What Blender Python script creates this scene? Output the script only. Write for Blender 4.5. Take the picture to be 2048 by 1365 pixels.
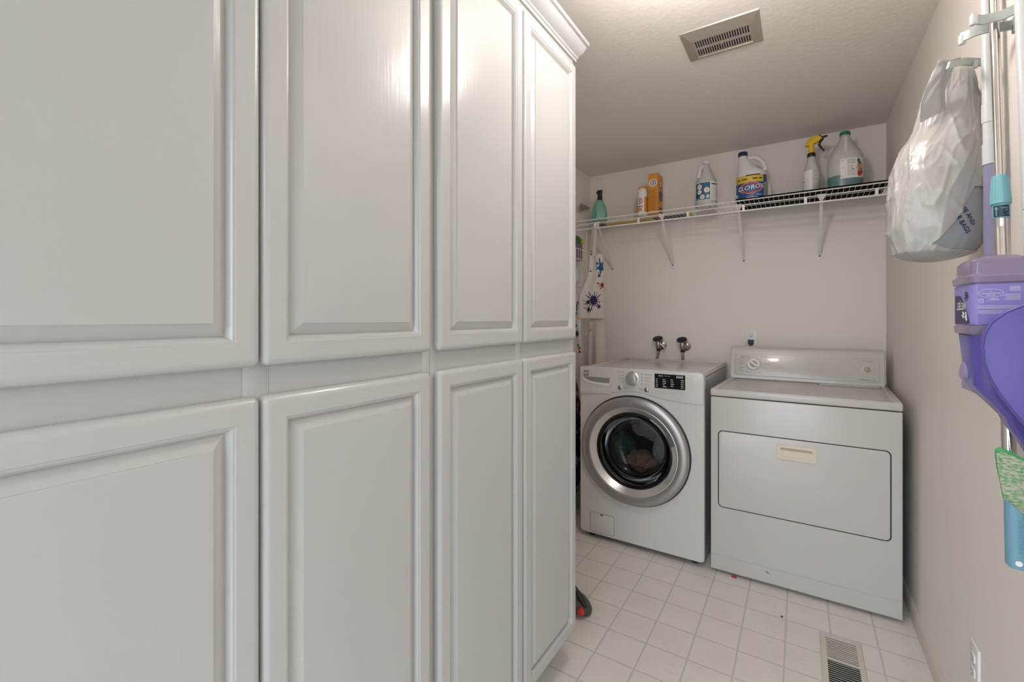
import bpy, bmesh, math, random
from mathutils import Vector, Matrix, noise
from mathutils.bvhtree import BVHTree
random.seed(7)
PI = math.pi
for o in list(bpy.data.objects): bpy.data.objects.remove(o)
scene = bpy.context.scene
COL = scene.collection

# ------------------------------------------------------------------ camera
YAW = 0.5722
cam_d = bpy.data.cameras.new('camera'); cam = bpy.data.objects.new('camera', cam_d); COL.objects.link(cam)
cam.location = (0, 0, 1.27); cam.rotation_euler = (PI/2, 0, YAW)
cam_d.sensor_width = 36; cam_d.lens = 895.2/2048*36; cam_d.shift_y = -0.02151; cam_d.clip_start = 0.01
scene.camera = cam

# ------------------------------------------------------------------ light
scene.view_settings.view_transform = 'Standard'; scene.view_settings.look = 'None'
scene.view_settings.exposure = 0.0; scene.view_settings.gamma = 1.0; scene.view_settings.use_curve_mapping = False
world = bpy.data.worlds.new('world'); scene.world = world; world.use_nodes = True
wt = world.node_tree; wb = wt.nodes['Background']      # bright overcast sky above the horizon, dim ground below it
w_tc = wt.nodes.new('ShaderNodeTexCoord'); w_sp = wt.nodes.new('ShaderNodeSeparateXYZ'); w_mr = wt.nodes.new('ShaderNodeMapRange'); w_mx = wt.nodes.new('ShaderNodeMix'); w_mx.data_type = 'RGBA'
w_mr.inputs[1].default_value = -0.12; w_mr.inputs[2].default_value = 0.12
w_mx.inputs[6].default_value = (0.22, 0.22, 0.22, 1); w_mx.inputs[7].default_value = (1.50, 1.68, 1.80, 1)
wt.links.new(w_tc.outputs['Generated'], w_sp.inputs[0]); wt.links.new(w_sp.outputs['Z'], w_mr.inputs[0]); wt.links.new(w_mr.outputs[0], w_mx.inputs[0]); wt.links.new(w_mx.outputs[2], wb.inputs[0])
world.node_tree.nodes['Background'].inputs[1].default_value = 3.2

def lamp(name, kind, loc, power, color, **kw):
    d = bpy.data.lights.new(name, kind); d.energy = power; d.color = color
    for k, v in kw.items():
        if k != 'rot': setattr(d, k, v)
    o = bpy.data.objects.new(name, d); COL.objects.link(o); o.location = loc
    if 'rot' in kw: o.rotation_euler = kw['rot']
    return o
# the ceiling lamp just above the frame, and daylight from the open doorway behind the camera
lamp('ceiling_bulb', 'POINT', (-0.20, 1.26, 2.20), 14.2, (1.0, 0.935, 0.885), shadow_soft_size=0.075)
door_light = lamp('doorway_daylight', 'AREA', (-0.4825, -1.58, 1.185), 1, (1, 1, 1), shape='RECTANGLE', size=1.775, size_y=2.37, rot=(PI/2, 0, 0))
door_light.data.cycles.is_portal = True

# ------------------------------------------------------------------ materials
def srgb(r, g, b):
    f = lambda c: (c/255/12.92) if c/255 <= 0.04045 else ((c/255+0.055)/1.055)**2.4
    return (f(r), f(g), f(b))
class NT:
    def __init__(s, m): s.t = m.node_tree; s.n = s.t.nodes
    def new(s, t, **k):
        x = s.n.new(t)
        for a, b in k.items(): setattr(x, a, b)
        return x
    def link(s, a, b): s.t.links.new(a, b)
def mat(name, col, rough=0.5, metal=0.0, spec=0.5, coat=0.0, trans=0.0, alpha=1.0, emis=None, sheen=0.0):
    m = bpy.data.materials.new(name); m.use_nodes = True
    p = m.node_tree.nodes['Principled BSDF']
    p.inputs['Base Color'].default_value = (*col, 1); p.inputs['Roughness'].default_value = rough
    p.inputs['Metallic'].default_value = metal; p.inputs['Specular IOR Level'].default_value = spec
    p.inputs['Coat Weight'].default_value = coat; p.inputs['Transmission Weight'].default_value = trans
    p.inputs['Alpha'].default_value = alpha; p.inputs['Sheen Weight'].default_value = sheen
    if emis: p.inputs['Emission Color'].default_value = (*emis[0], 1); p.inputs['Emission Strength'].default_value = emis[1]
    return m
def bump_noise(m, scale, strength, dist=0.002, detail=4, stretch=(1, 1, 1), colvar=0.0):
    t = NT(m); p = t.n['Principled BSDF']
    tc = t.new('ShaderNodeTexCoord'); mp = t.new('ShaderNodeMapping'); mp.inputs['Scale'].default_value = stretch
    nz = t.new('ShaderNodeTexNoise'); nz.inputs['Scale'].default_value = scale; nz.inputs['Detail'].default_value = detail
    bp = t.new('ShaderNodeBump'); bp.inputs['Strength'].default_value = strength; bp.inputs['Distance'].default_value = dist
    t.link(tc.outputs['Object'], mp.inputs[0]); t.link(mp.outputs[0], nz.inputs['Vector'])
    t.link(nz.outputs['Fac'], bp.inputs['Height']); t.link(bp.outputs[0], p.inputs['Normal'])
    if colvar:
        c = p.inputs['Base Color'].default_value[:]
        mx = t.new('ShaderNodeMix', data_type='RGBA'); mx.inputs[6].default_value = tuple(x*(1-colvar) for x in c[:3])+(1,)
        mx.inputs[7].default_value = tuple(min(1, x*(1+colvar)) for x in c[:3])+(1,)
        t.link(nz.outputs['Fac'], mx.inputs[0]); t.link(mx.outputs[2], p.inputs['Base Color'])
    return m
def attr_mat(name, rough=0.8):
    m = mat(name, (1, 1, 1), rough); t = NT(m); a = t.new('ShaderNodeVertexColor', layer_name='Col')
    t.link(a.outputs['Color'], t.n['Principled BSDF'].inputs['Base Color']); return m
def see_through(name, col, amount, rough=0.25, gc=1.0, tl=0.45):
    """thin clear/translucent plastic or tinted glass: part transparent, part diffuse, with a fresnel gloss"""
    m = bpy.data.materials.new(name); m.use_nodes = True; t = NT(m); t.n.clear(); frac = tl
    out = t.new('ShaderNodeOutputMaterial'); tr = t.new('ShaderNodeBsdfTransparent'); df = t.new('ShaderNodeBsdfDiffuse')
    tl = t.new('ShaderNodeBsdfTranslucent'); gl = t.new('ShaderNodeBsdfGlossy'); fr = t.new('ShaderNodeFresnel')
    m1 = t.new('ShaderNodeMixShader'); m2 = t.new('ShaderNodeMixShader'); m3 = t.new('ShaderNodeMixShader')
    tr.inputs[0].default_value = (*[min(1, c*0.4+0.6) for c in col], 1); df.inputs[0].default_value = (*col, 1); tl.inputs[0].default_value = (*col, 1)
    gl.inputs['Roughness'].default_value = rough; gl.inputs['Color'].default_value = (gc, gc, gc, 1); fr.inputs[0].default_value = 1.45
    m1.inputs[0].default_value = frac; t.link(df.outputs[0], m1.inputs[1]); t.link(tl.outputs[0], m1.inputs[2])
    m2.inputs[0].default_value = 1-amount; t.link(tr.outputs[0], m2.inputs[1]); t.link(m1.outputs[0], m2.inputs[2])
    t.link(fr.outputs[0], m3.inputs[0]); t.link(m2.outputs[0], m3.inputs[1]); t.link(gl.outputs[0], m3.inputs[2])
    t.link(m3.outputs[0], out.inputs[0]); return m

CAB = (0.515, 0.517, 0.512)
M = {}
M['cab_v'] = bump_noise(mat('cabinet paint vertical grain', CAB, 0.24, coat=0.15), 1.0, 0.20, 0.0012, 5, (170, 170, 9))
M['cab_h'] = bump_noise(mat('cabinet paint horizontal grain', CAB, 0.26, coat=0.15), 1.0, 0.55, 0.0012, 5, (170, 6, 150))
M['cab_p'] = bump_noise(mat('cabinet paint panel', CAB, 0.22, coat=0.15), 1.0, 0.22, 0.0010, 4, (120, 120, 12))
M['wall'] = bump_noise(mat('wall paint', (0.84, 0.785, 0.735), 0.55), 260, 0.12, 0.0006, 3)
M['ceil'] = bump_noise(mat('ceiling paint', (0.85, 0.80, 0.745), 0.6), 45, 0.35, 0.003, 3)
M['trim'] = bump_noise(mat('baseboard paint', (0.66, 0.60, 0.53), 0.45), 1.0, 0.2, 0.001, 4, (60, 4, 90), 0.18)
M['enamel'] = mat('white enamel', (0.63, 0.61, 0.60), 0.22, coat=0.2)
M['enamel2'] = bump_noise(mat('white enamel dryer', (0.575, 0.545, 0.52), 0.26, coat=0.2), 500, 0.03, 0.0004)
M['plastic_w'] = mat('white plastic', (0.80, 0.78, 0.765), 0.35)
M['wire'] = mat('white coated wire', (0.85, 0.83, 0.80), 0.35)
M['silver'] = mat('silver door ring', (0.42, 0.40, 0.39), 0.34, metal=0.75)
M['silver_l'] = mat('light silver bevel', (0.62, 0.60, 0.58), 0.28, metal=0.7)
M['chrome'] = mat('chrome', (0.80, 0.77, 0.74), 0.10, metal=1.0)
M['steel'] = mat('dull steel', (0.42, 0.39, 0.36), 0.35, metal=1.0)
M['black'] = mat('black plastic', (0.012, 0.012, 0.013), 0.35)
M['liner'] = mat('black liner', (0.006, 0.006, 0.006), 0.9, spec=0.1)
M['black_g'] = mat('black gloss', (0.008, 0.008, 0.010), 0.08)
M['dark'] = mat('dark grey', (0.06, 0.058, 0.055), 0.6)
M['gap'] = mat('shadow gap', (0.03, 0.028, 0.026), 0.8)
M['grey'] = mat('mid grey', (0.25, 0.25, 0.25), 0.5)
M['greyline'] = mat('print grey', (0.30, 0.28, 0.27), 0.6)
M['line'] = mat('panel line', (0.50, 0.48, 0.465), 0.5)
M['whiteprint'] = mat('white print', (0.8, 0.8, 0.8), 0.5)
M['cream'] = mat('cream plastic', (0.72, 0.66, 0.53), 0.4)
M['tan'] = mat('tan knob face', (0.42, 0.35, 0.25), 0.4)
M['drum'] = mat('drum steel', (0.12, 0.115, 0.11), 0.3, metal=0.8)
M['glass'] = see_through('dark washer glass', (0.06, 0.055, 0.05), 0.80, 0.05, gc=0.35)
M['nickel'] = mat('vent metal', (0.52, 0.47, 0.41), 0.32, metal=0.55)
M['vent_w'] = mat('register cream', (0.66, 0.61, 0.54), 0.45)
M['teal'] = mat('teal bottle plastic', (0.19, 0.46, 0.36), 0.35)
M['orange'] = mat('orange carton', (0.72, 0.30, 0.035), 0.45)
M['orange_d'] = mat('dark orange print', (0.38, 0.13, 0.02), 0.5)
M['red'] = mat('red print', (0.55, 0.03, 0.03), 0.45)
M['navy'] = mat('navy', (0.012, 0.025, 0.10), 0.4)
M['blue'] = mat('label blue', (0.012, 0.09, 0.27), 0.35)
M['yellow'] = mat('label yellow', (0.70, 0.47, 0.03), 0.4)
M['yellow_p'] = mat('yellow plastic', (0.78, 0.50, 0.015), 0.4)
M['green'] = mat('green cap', (0.01, 0.20, 0.06), 0.35)
M['hdpe'] = mat('white jug plastic', (0.74, 0.73, 0.71), 0.4)
M['clearjug'] = see_through('clear jug plastic', (0.86, 0.85, 0.83), 0.34, 0.25, tl=0.12)
M['liquid'] = mat('teal liquid', (0.13, 0.235, 0.235), 0.3)
M['label_w'] = mat('white label', (0.78, 0.77, 0.75), 0.45)
M['daisyblue'] = mat('daisy label blue', (0.03, 0.12, 0.24), 0.45)
M['apron'] = attr_mat('apron cloth', 0.9)
M['cloth_w'] = bump_noise(mat('cream cloth', (0.66, 0.61, 0.56), 0.9), 300, 0.3, 0.001)
M['bag'] = bump_noise(mat('white plastic bag', (0.44, 0.425, 0.41), 0.30, spec=0.5), 11, 0.30, 0.014, 4)
M['bag_in'] = bump_noise(mat('grey plastic bag', (0.34, 0.355, 0.37), 0.32), 16, 0.3, 0.008, 5)
M['sage'] = mat('sage grey plastic', (0.41, 0.45, 0.43), 0.35)
M['pole_w'] = mat('white pole', (0.60, 0.61, 0.62), 0.3)
M['lavender'] = mat('lavender plastic', (0.33, 0.30, 0.47), 0.4)
M['purple'] = mat('purple plastic', (0.125, 0.095, 0.42), 0.28, coat=0.2)
M['purple_d'] = mat('dustpan purple', (0.13, 0.10, 0.40), 0.4)
M['jugpurple'] = see_through('purple tinted bottle', (0.50, 0.42, 0.62), 0.35, 0.12)
M['fluid_p'] = mat('lavender fluid', (0.42, 0.36, 0.52), 0.3)
M['label_p'] = mat('purple label', (0.27, 0.22, 0.58), 0.4)
M['label_pd'] = mat('dark purple label', (0.025, 0.014, 0.09), 0.4)
M['print_p'] = mat('pale purple print', (0.68, 0.66, 0.82), 0.5)
M['aqua'] = mat('aqua plastic', (0.20, 0.46, 0.53), 0.35)
M['labeldk'] = mat('slate label', (0.02, 0.045, 0.08), 0.4)
M['brushblue'] = mat('blue handle', (0.155, 0.32, 0.42), 0.4)
M['brushgreen'] = mat('green rim', (0.04, 0.36, 0.10), 0.4)

def floor_mat():
    m = mat('vinyl tile', (0.6, 0.55, 0.5), 0.42); t = NT(m); p = t.n['Principled BSDF']
    tc = t.new('ShaderNodeTexCoord'); sp = t.new('ShaderNodeSeparateXYZ'); t.link(tc.outputs['Object'], sp.inputs[0])
    def math_(op, a, b=None):
        n = t.new('ShaderNodeMath', operation=op)
        for i, v in enumerate((a, b)):
            if v is None: continue
            if isinstance(v, (int, float)): n.inputs[i].default_value = v
            else: t.link(v, n.inputs[i])
        return n.outputs[0]
    def dist(axis, off):
        a = math_('DIVIDE', math_('SUBTRACT', sp.outputs[axis], off), 0.1524)
        f = math_('FRACT', math_('ADD', a, 100.0)); return math_('MULTIPLY', math_('MINIMUM', f, math_('SUBTRACT', 1.0, f)), 0.1524)
    d = math_('MINIMUM', dist('X', 0.1025), dist('Y', 2.3655))
    ramp = t.new('ShaderNodeMapRange'); ramp.inputs[1].default_value = 0.0026; ramp.inputs[2].default_value = 0.0038
    t.link(d, ramp.inputs[0])
    nz = t.new('ShaderNodeTexNoise'); nz.inputs['Scale'].default_value = 9; nz.inputs['Detail'].default_value = 6; t.link(tc.outputs['Object'], nz.inputs['Vector'])
    n2 = t.new('ShaderNodeTexNoise'); n2.inputs['Scale'].default_value = 60; n2.inputs['Detail'].default_value = 5; t.link(tc.outputs['Object'], n2.inputs['Vector'])
    n3 = t.new('ShaderNodeTexNoise'); n3.inputs['Scale'].default_value = 3.2; n3.inputs['Detail'].default_value = 3; t.link(tc.outputs['Object'], n3.inputs['Vector'])
    tile = t.new('ShaderNodeMix', data_type='RGBA'); tile.inputs[6].default_value = (0.70, 0.66, 0.61, 1); tile.inputs[7].default_value = (0.82, 0.78, 0.73, 1)
    t.link(nz.outputs['Fac'], tile.inputs[0])
    # scuffs worn into the tile face
    sc = math_('MULTIPLY', math_('GREATER_THAN', n2.outputs['Fac'], 0.585), math_('GREATER_THAN', n3.outputs['Fac'], 0.53))
    scm = t.new('ShaderNodeMix', data_type='RGBA'); scm.inputs[7].default_value = (0.58, 0.545, 0.50, 1)
    t.link(math_('MULTIPLY', sc, 0.25), scm.inputs[0]); t.link(tile.outputs[2], scm.inputs[6])
    mx = t.new('ShaderNodeMix', data_type='RGBA'); mx.inputs[6].default_value = (0.58, 0.55, 0.52, 1)
    t.link(ramp.outputs[0], mx.inputs[0]); t.link(scm.outputs[2], mx.inputs[7]); t.link(mx.outputs[2], p.inputs['Base Color'])
    bp = t.new('ShaderNodeBump'); bp.inputs['Strength'].default_value = 0.25; bp.inputs['Distance'].default_value = 0.001
    t.link(ramp.outputs[0], bp.inputs['Height']); t.link(bp.outputs[0], p.inputs['Normal'])
    return m
M['floor'] = floor_mat()
def hose_mat():
    m = mat('braided hose', (0.4, 0.38, 0.35), 0.4, metal=0.8); return bump_noise(m, 900, 0.5, 0.001)
M['hose'] = hose_mat()
def pattern_mat():
    m = mat('dark patterned cloth', (0.05, 0.05, 0.05), 0.9); t = NT(m)
    tc = t.new('ShaderNodeTexCoord'); nz = t.new('ShaderNodeTexNoise'); nz.inputs['Scale'].default_value = 16; nz.inputs['Detail'].default_value = 5
    cr = t.new('ShaderNodeValToRGB'); e = cr.color_ramp.elements
    e[0].position = 0.45; e[0].color = (0.012, 0.011, 0.012, 1); e[1].position = 0.62; e[1].color = (0.30, 0.26, 0.24, 1)
    k = cr.color_ramp.elements.new(0.53); k.color = (0.06, 0.02, 0.03, 1)
    t.link(tc.outputs['Object'], nz.inputs['Vector']); t.link(nz.outputs['Fac'], cr.inputs[0]); t.link(cr.outputs[0], t.n['Principled BSDF'].inputs['Base Color'])
    return m
M['pattern'] = pattern_mat()
def fuzzy_green():
    m = mat('green fuzzy pad', (0.3, 0.5, 0.3), 0.9, sheen=0.3); t = NT(m)
    tc = t.new('ShaderNodeTexCoord'); mp = t.new('ShaderNodeMapping'); mp.inputs['Rotation'].default_value = (0, 0.45, 0); mp.inputs['Scale'].default_value = (170, 170, 420)
    nz = t.new('ShaderNodeTexNoise'); nz.inputs['Scale'].default_value = 1.0; nz.inputs['Detail'].default_value = 6
    cr = t.new('ShaderNodeValToRGB'); e = cr.color_ramp.elements
    e[0].position = 0.38; e[0].color = (0.11, 0.32, 0.12, 1); e[1].position = 0.60; e[1].color = (0.50, 0.47, 0.38, 1)
    bp = t.new('ShaderNodeBump'); bp.inputs['Strength'].default_value = 0.7; bp.inputs['Distance'].default_value = 0.003
    t.link(tc.outputs['Object'], mp.inputs[0]); t.link(mp.outputs[0], nz.inputs['Vector']); t.link(nz.outputs['Fac'], cr.inputs[0])
    t.link(cr.outputs[0], t.n['Principled BSDF'].inputs['Base Color']); t.link(nz.outputs['Fac'], bp.inputs['Height']); t.link(bp.outputs[0], t.n['Principled BSDF'].inputs['Normal'])
    return m
M['fuzz'] = fuzzy_green()

# ------------------------------------------------------------------ object helpers
OFF = {}
def finish(bm, name, mats, smooth=40):
    if not isinstance(mats, (list, tuple)): mats = [mats]
    bmesh.ops.recalc_face_normals(bm, faces=bm.faces)
    me = bpy.data.meshes.new(name); bm.to_mesh(me); bm.free()
    for m in mats: me.materials.append(M[m])
    if smooth:
        me.polygons.foreach_set('use_smooth', [True]*len(me.polygons))
        me.set_sharp_from_angle(angle=math.radians(smooth))
    return me
def obj(name, bm, mats, parent=None, smooth=40, label=None):
    me = finish(bm, name, mats, smooth)
    o = bpy.data.objects.new(name, me); COL.objects.link(o)
    if parent is None:
        xs = [v.co for v in me.vertices]; lo = Vector([min(c[i] for c in xs) for i in range(3)]); hi = Vector([max(c[i] for c in xs) for i in range(3)])
        off = Vector(((lo.x+hi.x)/2, (lo.y+hi.y)/2, lo.z)); me.transform(Matrix.Translation(-off)); o.location = off
    else:
        off = OFF[parent.name]; o.parent = parent; me.transform(Matrix.Translation(-off))
    OFF[o.name] = off
    if label: o['label'] = label
    return o
def tag(o, label, cat, group=None):
    o['label'] = label; o['category'] = cat
    if group: o['group'] = group
    return o
def thing(name, label, cat, loc, group=None):
    o = bpy.data.objects.new(name, None); COL.objects.link(o); o.location = loc; o.empty_display_size = 0.05
    OFF[o.name] = Vector(loc); return tag(o, label, cat, group)
def struct(name, bm, mats, smooth=0, origin0=False):
    me = finish(bm, name, mats, smooth); o = bpy.data.objects.new(name, me); COL.objects.link(o); o['kind'] = 'structure'; OFF[o.name] = Vector((0, 0, 0)); return o

# ------------------------------------------------------------------ mesh helpers
def new(): return bmesh.new()
def face(bm, vs, mi=0):
    try: f = bm.faces.new(vs); f.material_index = mi; return f
    except ValueError: return None
def box(bm, x0, y0, z0, x1, y1, z1, mi=0, bev=0.0, seg=2):
    b = bmesh.new() if bev else bm
    v = [b.verts.new(p) for p in ((x0,y0,z0),(x1,y0,z0),(x1,y1,z0),(x0,y1,z0),(x0,y0,z1),(x1,y0,z1),(x1,y1,z1),(x0,y1,z1))]
    for q in ((0,3,2,1),(4,5,6,7),(0,1,5,4),(1,2,6,5),(2,3,7,6),(3,0,4,7)): face(b, [v[i] for i in q], mi)
    if bev:
        bmesh.ops.bevel(b, geom=list(b.edges), offset=bev, segments=seg, profile=0.5, affect='EDGES')
        for f in b.faces: f.material_index = mi
        merge(bm, b)
    return bm
def merge(bm, b, mi=None):
    mp = {}
    for v in b.verts: mp[v] = bm.verts.new(v.co)
    for f in b.faces: face(bm, [mp[v] for v in f.verts], f.material_index if mi is None else mi)
    b.free(); return bm
def frame_from(d):
    d = Vector(d).normalized(); up = Vector((0, 0, 1)) if abs(d.z) < 0.9 else Vector((1, 0, 0))
    a = d.cross(up).normalized(); return a, d.cross(a).normalized()
def tube(bm, pts, r, n=10, mi=0, cap=True, closed=False):
    pts = [Vector(p) for p in pts]; N = len(pts); rs = r if isinstance(r, (list, tuple)) else [r]*N; rings = []
    a = None
    for i, p in enumerate(pts):
        if closed: d = pts[(i+1) % N]-pts[i-1]
        else: d = pts[min(i+1, N-1)]-pts[max(i-1, 0)]
        d.normalize()
        if a is None: a, _ = frame_from(d)
        a = (a-d*a.dot(d)).normalized(); b = d.cross(a)
        rings.append([bm.verts.new(p+(a*math.cos(2*PI*k/n)+b*math.sin(2*PI*k/n))*rs[i]) for k in range(n)])
    for i in range(N if closed else N-1):
        A, B = rings[i], rings[(i+1) % N]
        for k in range(n): face(bm, [A[k], A[(k+1) % n], B[(k+1) % n], B[k]], mi)
    if cap and not closed: face(bm, rings[0][::-1], mi); face(bm, rings[-1], mi)
    return bm
def lathe(bm, prof, c, axis=(0, 0, 1), n=32, mi=0, sx=1.0, sy=1.0, e1=None):
    """prof: (radius, height along axis) list"""
    ax = Vector(axis).normalized(); c = Vector(c)
    if e1 is None: e1, e2 = frame_from(ax)
    else: e1 = Vector(e1); e2 = ax.cross(e1)
    rings = []
    for r, h in prof:
        if r < 1e-6: rings.append([bm.verts.new(c+ax*h)])
        else: rings.append([bm.verts.new(c+ax*h+e1*(r*sx*math.cos(2*PI*k/n))+e2*(r*sy*math.sin(2*PI*k/n))) for k in range(n)])
    for A, B in zip(rings, rings[1:]):
        for k in range(n):
            q = [A[k % len(A)], A[(k+1) % len(A)], B[(k+1) % len(B)], B[k % len(B)]]
            u = []; [u.append(x) for x in q if x not in u]
            if len(u) > 2: face(bm, u, mi)
    if len(rings[0]) > 1: face(bm, rings[0][::-1], mi)
    if len(rings[-1]) > 1: face(bm, rings[-1], mi)
    return bm
def rrect(x0, y0, x1, y1, r, n=5):
    P = []
    for cx, cy, a0 in ((x1-r, y1-r, 0), (x0+r, y1-r, PI/2), (x0+r, y0+r, PI), (x1-r, y0+r, 1.5*PI)):
        for k in range(n+1):
            a = a0+PI/2*k/n; P.append((cx+r*math.cos(a), cy+r*math.sin(a)))
    return P
def circle(cx, cy, r, n=40, ry=None): return [(cx+r*math.cos(2*PI*k/n), cy+(ry or r)*math.sin(2*PI*k/n)) for k in range(n)]
def plate(bm, outer, holes, fn, depth, mi=0, bev=0.0):
    """flat plate with holes: fn(x, y, h) -> 3D, front at h=0, back at h=-depth"""
    b = bmesh.new(); loops = []
    for L in [outer]+list(holes):
        vs = [b.verts.new((x, y, 0)) for x, y in L]; loops.append(vs)
        for i in range(len(vs)): b.edges.new((vs[i], vs[(i+1) % len(vs)]))
    if holes: bmesh.ops.triangle_fill(b, edges=list(b.edges), use_beauty=True, use_dissolve=False)
    else: b.faces.new(loops[0])
    bmesh.ops.recalc_face_normals(b, faces=b.faces)
    fs = list(b.faces)
    front = {v: bm.verts.new(fn(v.co.x, v.co.y, 0)) for v in b.verts}; back = {v: bm.verts.new(fn(v.co.x, v.co.y, -depth)) for v in b.verts}
    if bev:
        pass
    for f in fs: face(bm, [front[v] for v in f.verts], mi); face(bm, [back[v] for v in reversed(f.verts)], mi)
    for vs in loops:
        for i in range(len(vs)):
            a, c = vs[i], vs[(i+1) % len(vs)]; face(bm, [front[a], back[a], back[c], front[c]], mi)
    b.free(); return bm
def dome_plate(bm, outline, fn, depth, r, mi=0, seg=3):
    """plate with rounded front edge: shrinks the outline inward while rising"""
    n = len(outline); cx = sum(p[0] for p in outline)/n; cy = sum(p[1] for p in outline)/n
    def inset(d):
        out = []
        for i in range(n):
            p0, p1, p2 = outline[i-1], outline[i], outline[(i+1) % n]
            e1 = Vector((p1[0]-p0[0], p1[1]-p0[1])); e2 = Vector((p2[0]-p1[0], p2[1]-p1[1]))
            if e1.length < 1e-9: e1 = e2
            if e2.length < 1e-9: e2 = e1
            nn = (e1.normalized()+e2.normalized()); nn = Vector((-nn.y, nn.x)); nn.normalize()
            out.append((p1[0]+nn.x*d, p1[1]+nn.y*d))
        return out
    area = sum(outline[i-1][0]*outline[i][1]-outline[i][0]*outline[i-1][1] for i in range(n))
    if area < 0: outline = outline[::-1]
    rings = [[bm.verts.new(fn(x, y, -depth)) for x, y in outline]]
    for k in range(seg+1):
        a = PI/2*k/seg; rings.append([bm.verts.new(fn(x, y, -r+r*math.sin(a))) for x, y in inset(r*(1-math.cos(a)))])
    for A, B in zip(rings, rings[1:]):
        for i in range(n): face(bm, [A[i], A[(i+1) % n], B[(i+1) % n], B[i]], mi)
    face(bm, rings[-1], mi); face(bm, rings[0][::-1], mi); return bm
def prism(bm, poly, fn, h0, h1, mi=0):
    A = [bm.verts.new(fn(x, y, h0)) for x, y in poly]; B = [bm.verts.new(fn(x, y, h1)) for x, y in poly]; n = len(poly)
    for i in range(n): face(bm, [A[i], A[(i+1) % n], B[(i+1) % n], B[i]], mi)
    face(bm, A[::-1], mi); face(bm, B, mi); return bm
def loft(bm, secs, mi=0, cap=True):
    rings = [[bm.verts.new(p) for p in s] for s in secs]; n = len(rings[0])
    for A, B in zip(rings, rings[1:]):
        for k in range(n): face(bm, [A[k], A[(k+1) % n], B[(k+1) % n], B[k]], mi)
    if cap: face(bm, rings[0][::-1], mi); face(bm, rings[-1], mi)
    return bm
def ell(cx, cy, z, a, b, n=28, p=2.0, rot=0.0):
    out = []
    for k in range(n):
        t = 2*PI*k/n; c, s = math.cos(t), math.sin(t)
        x = a*math.copysign(abs(c)**(2/p), c); y = b*math.copysign(abs(s)**(2/p), s)
        out.append((cx+x*math.cos(rot)-y*math.sin(rot), cy+x*math.sin(rot)+y*math.cos(rot), z))
    return out
def text(bm, s, size, fn, mi=0, align='CENTER', squeeze=1.0, bold=0.014):
    """lettering as flat mesh; fn(x, y) -> 3D"""
    c = bpy.data.curves.new('lettering', 'FONT'); c.body = s; c.size = size; c.align_x = align; c.align_y = 'CENTER'; c.resolution_u = 3; c.offset = size*bold
    o = bpy.data.objects.new('lettering', c); COL.objects.link(o)
    dg = bpy.context.evaluated_depsgraph_get(); me = o.evaluated_get(dg).to_mesh()
    vs = [bm.verts.new(fn(v.co.x*squeeze, v.co.y)) for v in me.vertices]
    for p in me.polygons: face(bm, [vs[i] for i in p.vertices], mi)
    o.evaluated_get(dg).to_mesh_clear(); bpy.data.objects.remove(o); bpy.data.curves.remove(c); return bm
def flat(o, ux, uy):
    """(x, y, h) -> 3D on a plane"""
    o = Vector(o); ux = Vector(ux).normalized(); uy = Vector(uy).normalized(); n = ux.cross(uy)
    return lambda x, y, h=0.0: o+ux*x+uy*y+n*h
def patch(bm, poly, fn, mi=0, h=0.0):
    """thin printed patch, a fan around its centre"""
    face(bm, [bm.verts.new(fn(x, y, h)) for x, y in poly], mi); return bm
def bars(bm, rows, fn, mi=0, th=0.002):
    for x0, x1, y in rows: patch(bm, [(x0, y-th/2), (x1, y-th/2), (x1, y+th/2), (x0, y+th/2)], fn, mi)
    return bm
def shear(bm, k, y0):
    for v in bm.verts: v.co.x += k*(v.co.y-y0)
    return bm

# ================================================================== SETTING
XR, XL, YB, ZC, YF = 0.405, -1.370, 3.25, 2.371, -1.6
struct('floor', box(new(), XL-0.1, YF, -0.08, XR+0.1, YB+0.1, 0), 'floor')
struct('ceiling', box(new(), XL-0.1, YF, ZC, XR+0.1, YB+0.1, ZC+0.08), 'ceil')
struct('wall_back', box(new(), XL-0.1, YB, 0, XR+0.1, YB+0.1, ZC), 'wall')
struct('wall_left', box(new(), XL-0.1, YF, 0, XL, YB, ZC), 'wall')
struct('wall_right', box(new(), XR, YF, 0, XR+0.1, YB, ZC), 'wall')
b = new(); prism(b, [(XR, 0), (XR-0.012, 0), (XR-0.012, 0.052), (XR-0.008, 0.062), (XR-0.004, 0.066), (XR, 0.066)], lambda x, z, h: Vector((x, h, z)), YF, YB)
struct('baseboard_right', b, 'trim', 30)
b = new(); prism(b, [(YB, 0), (YB-0.012, 0), (YB-0.012, 0.052), (YB-0.008, 0.062), (YB-0.004, 0.066), (YB, 0.066)], lambda y, z, h: Vector((h, y, z)), XL, XR-0.012)
struct('baseboard_back', b, 'trim', 30)

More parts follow.
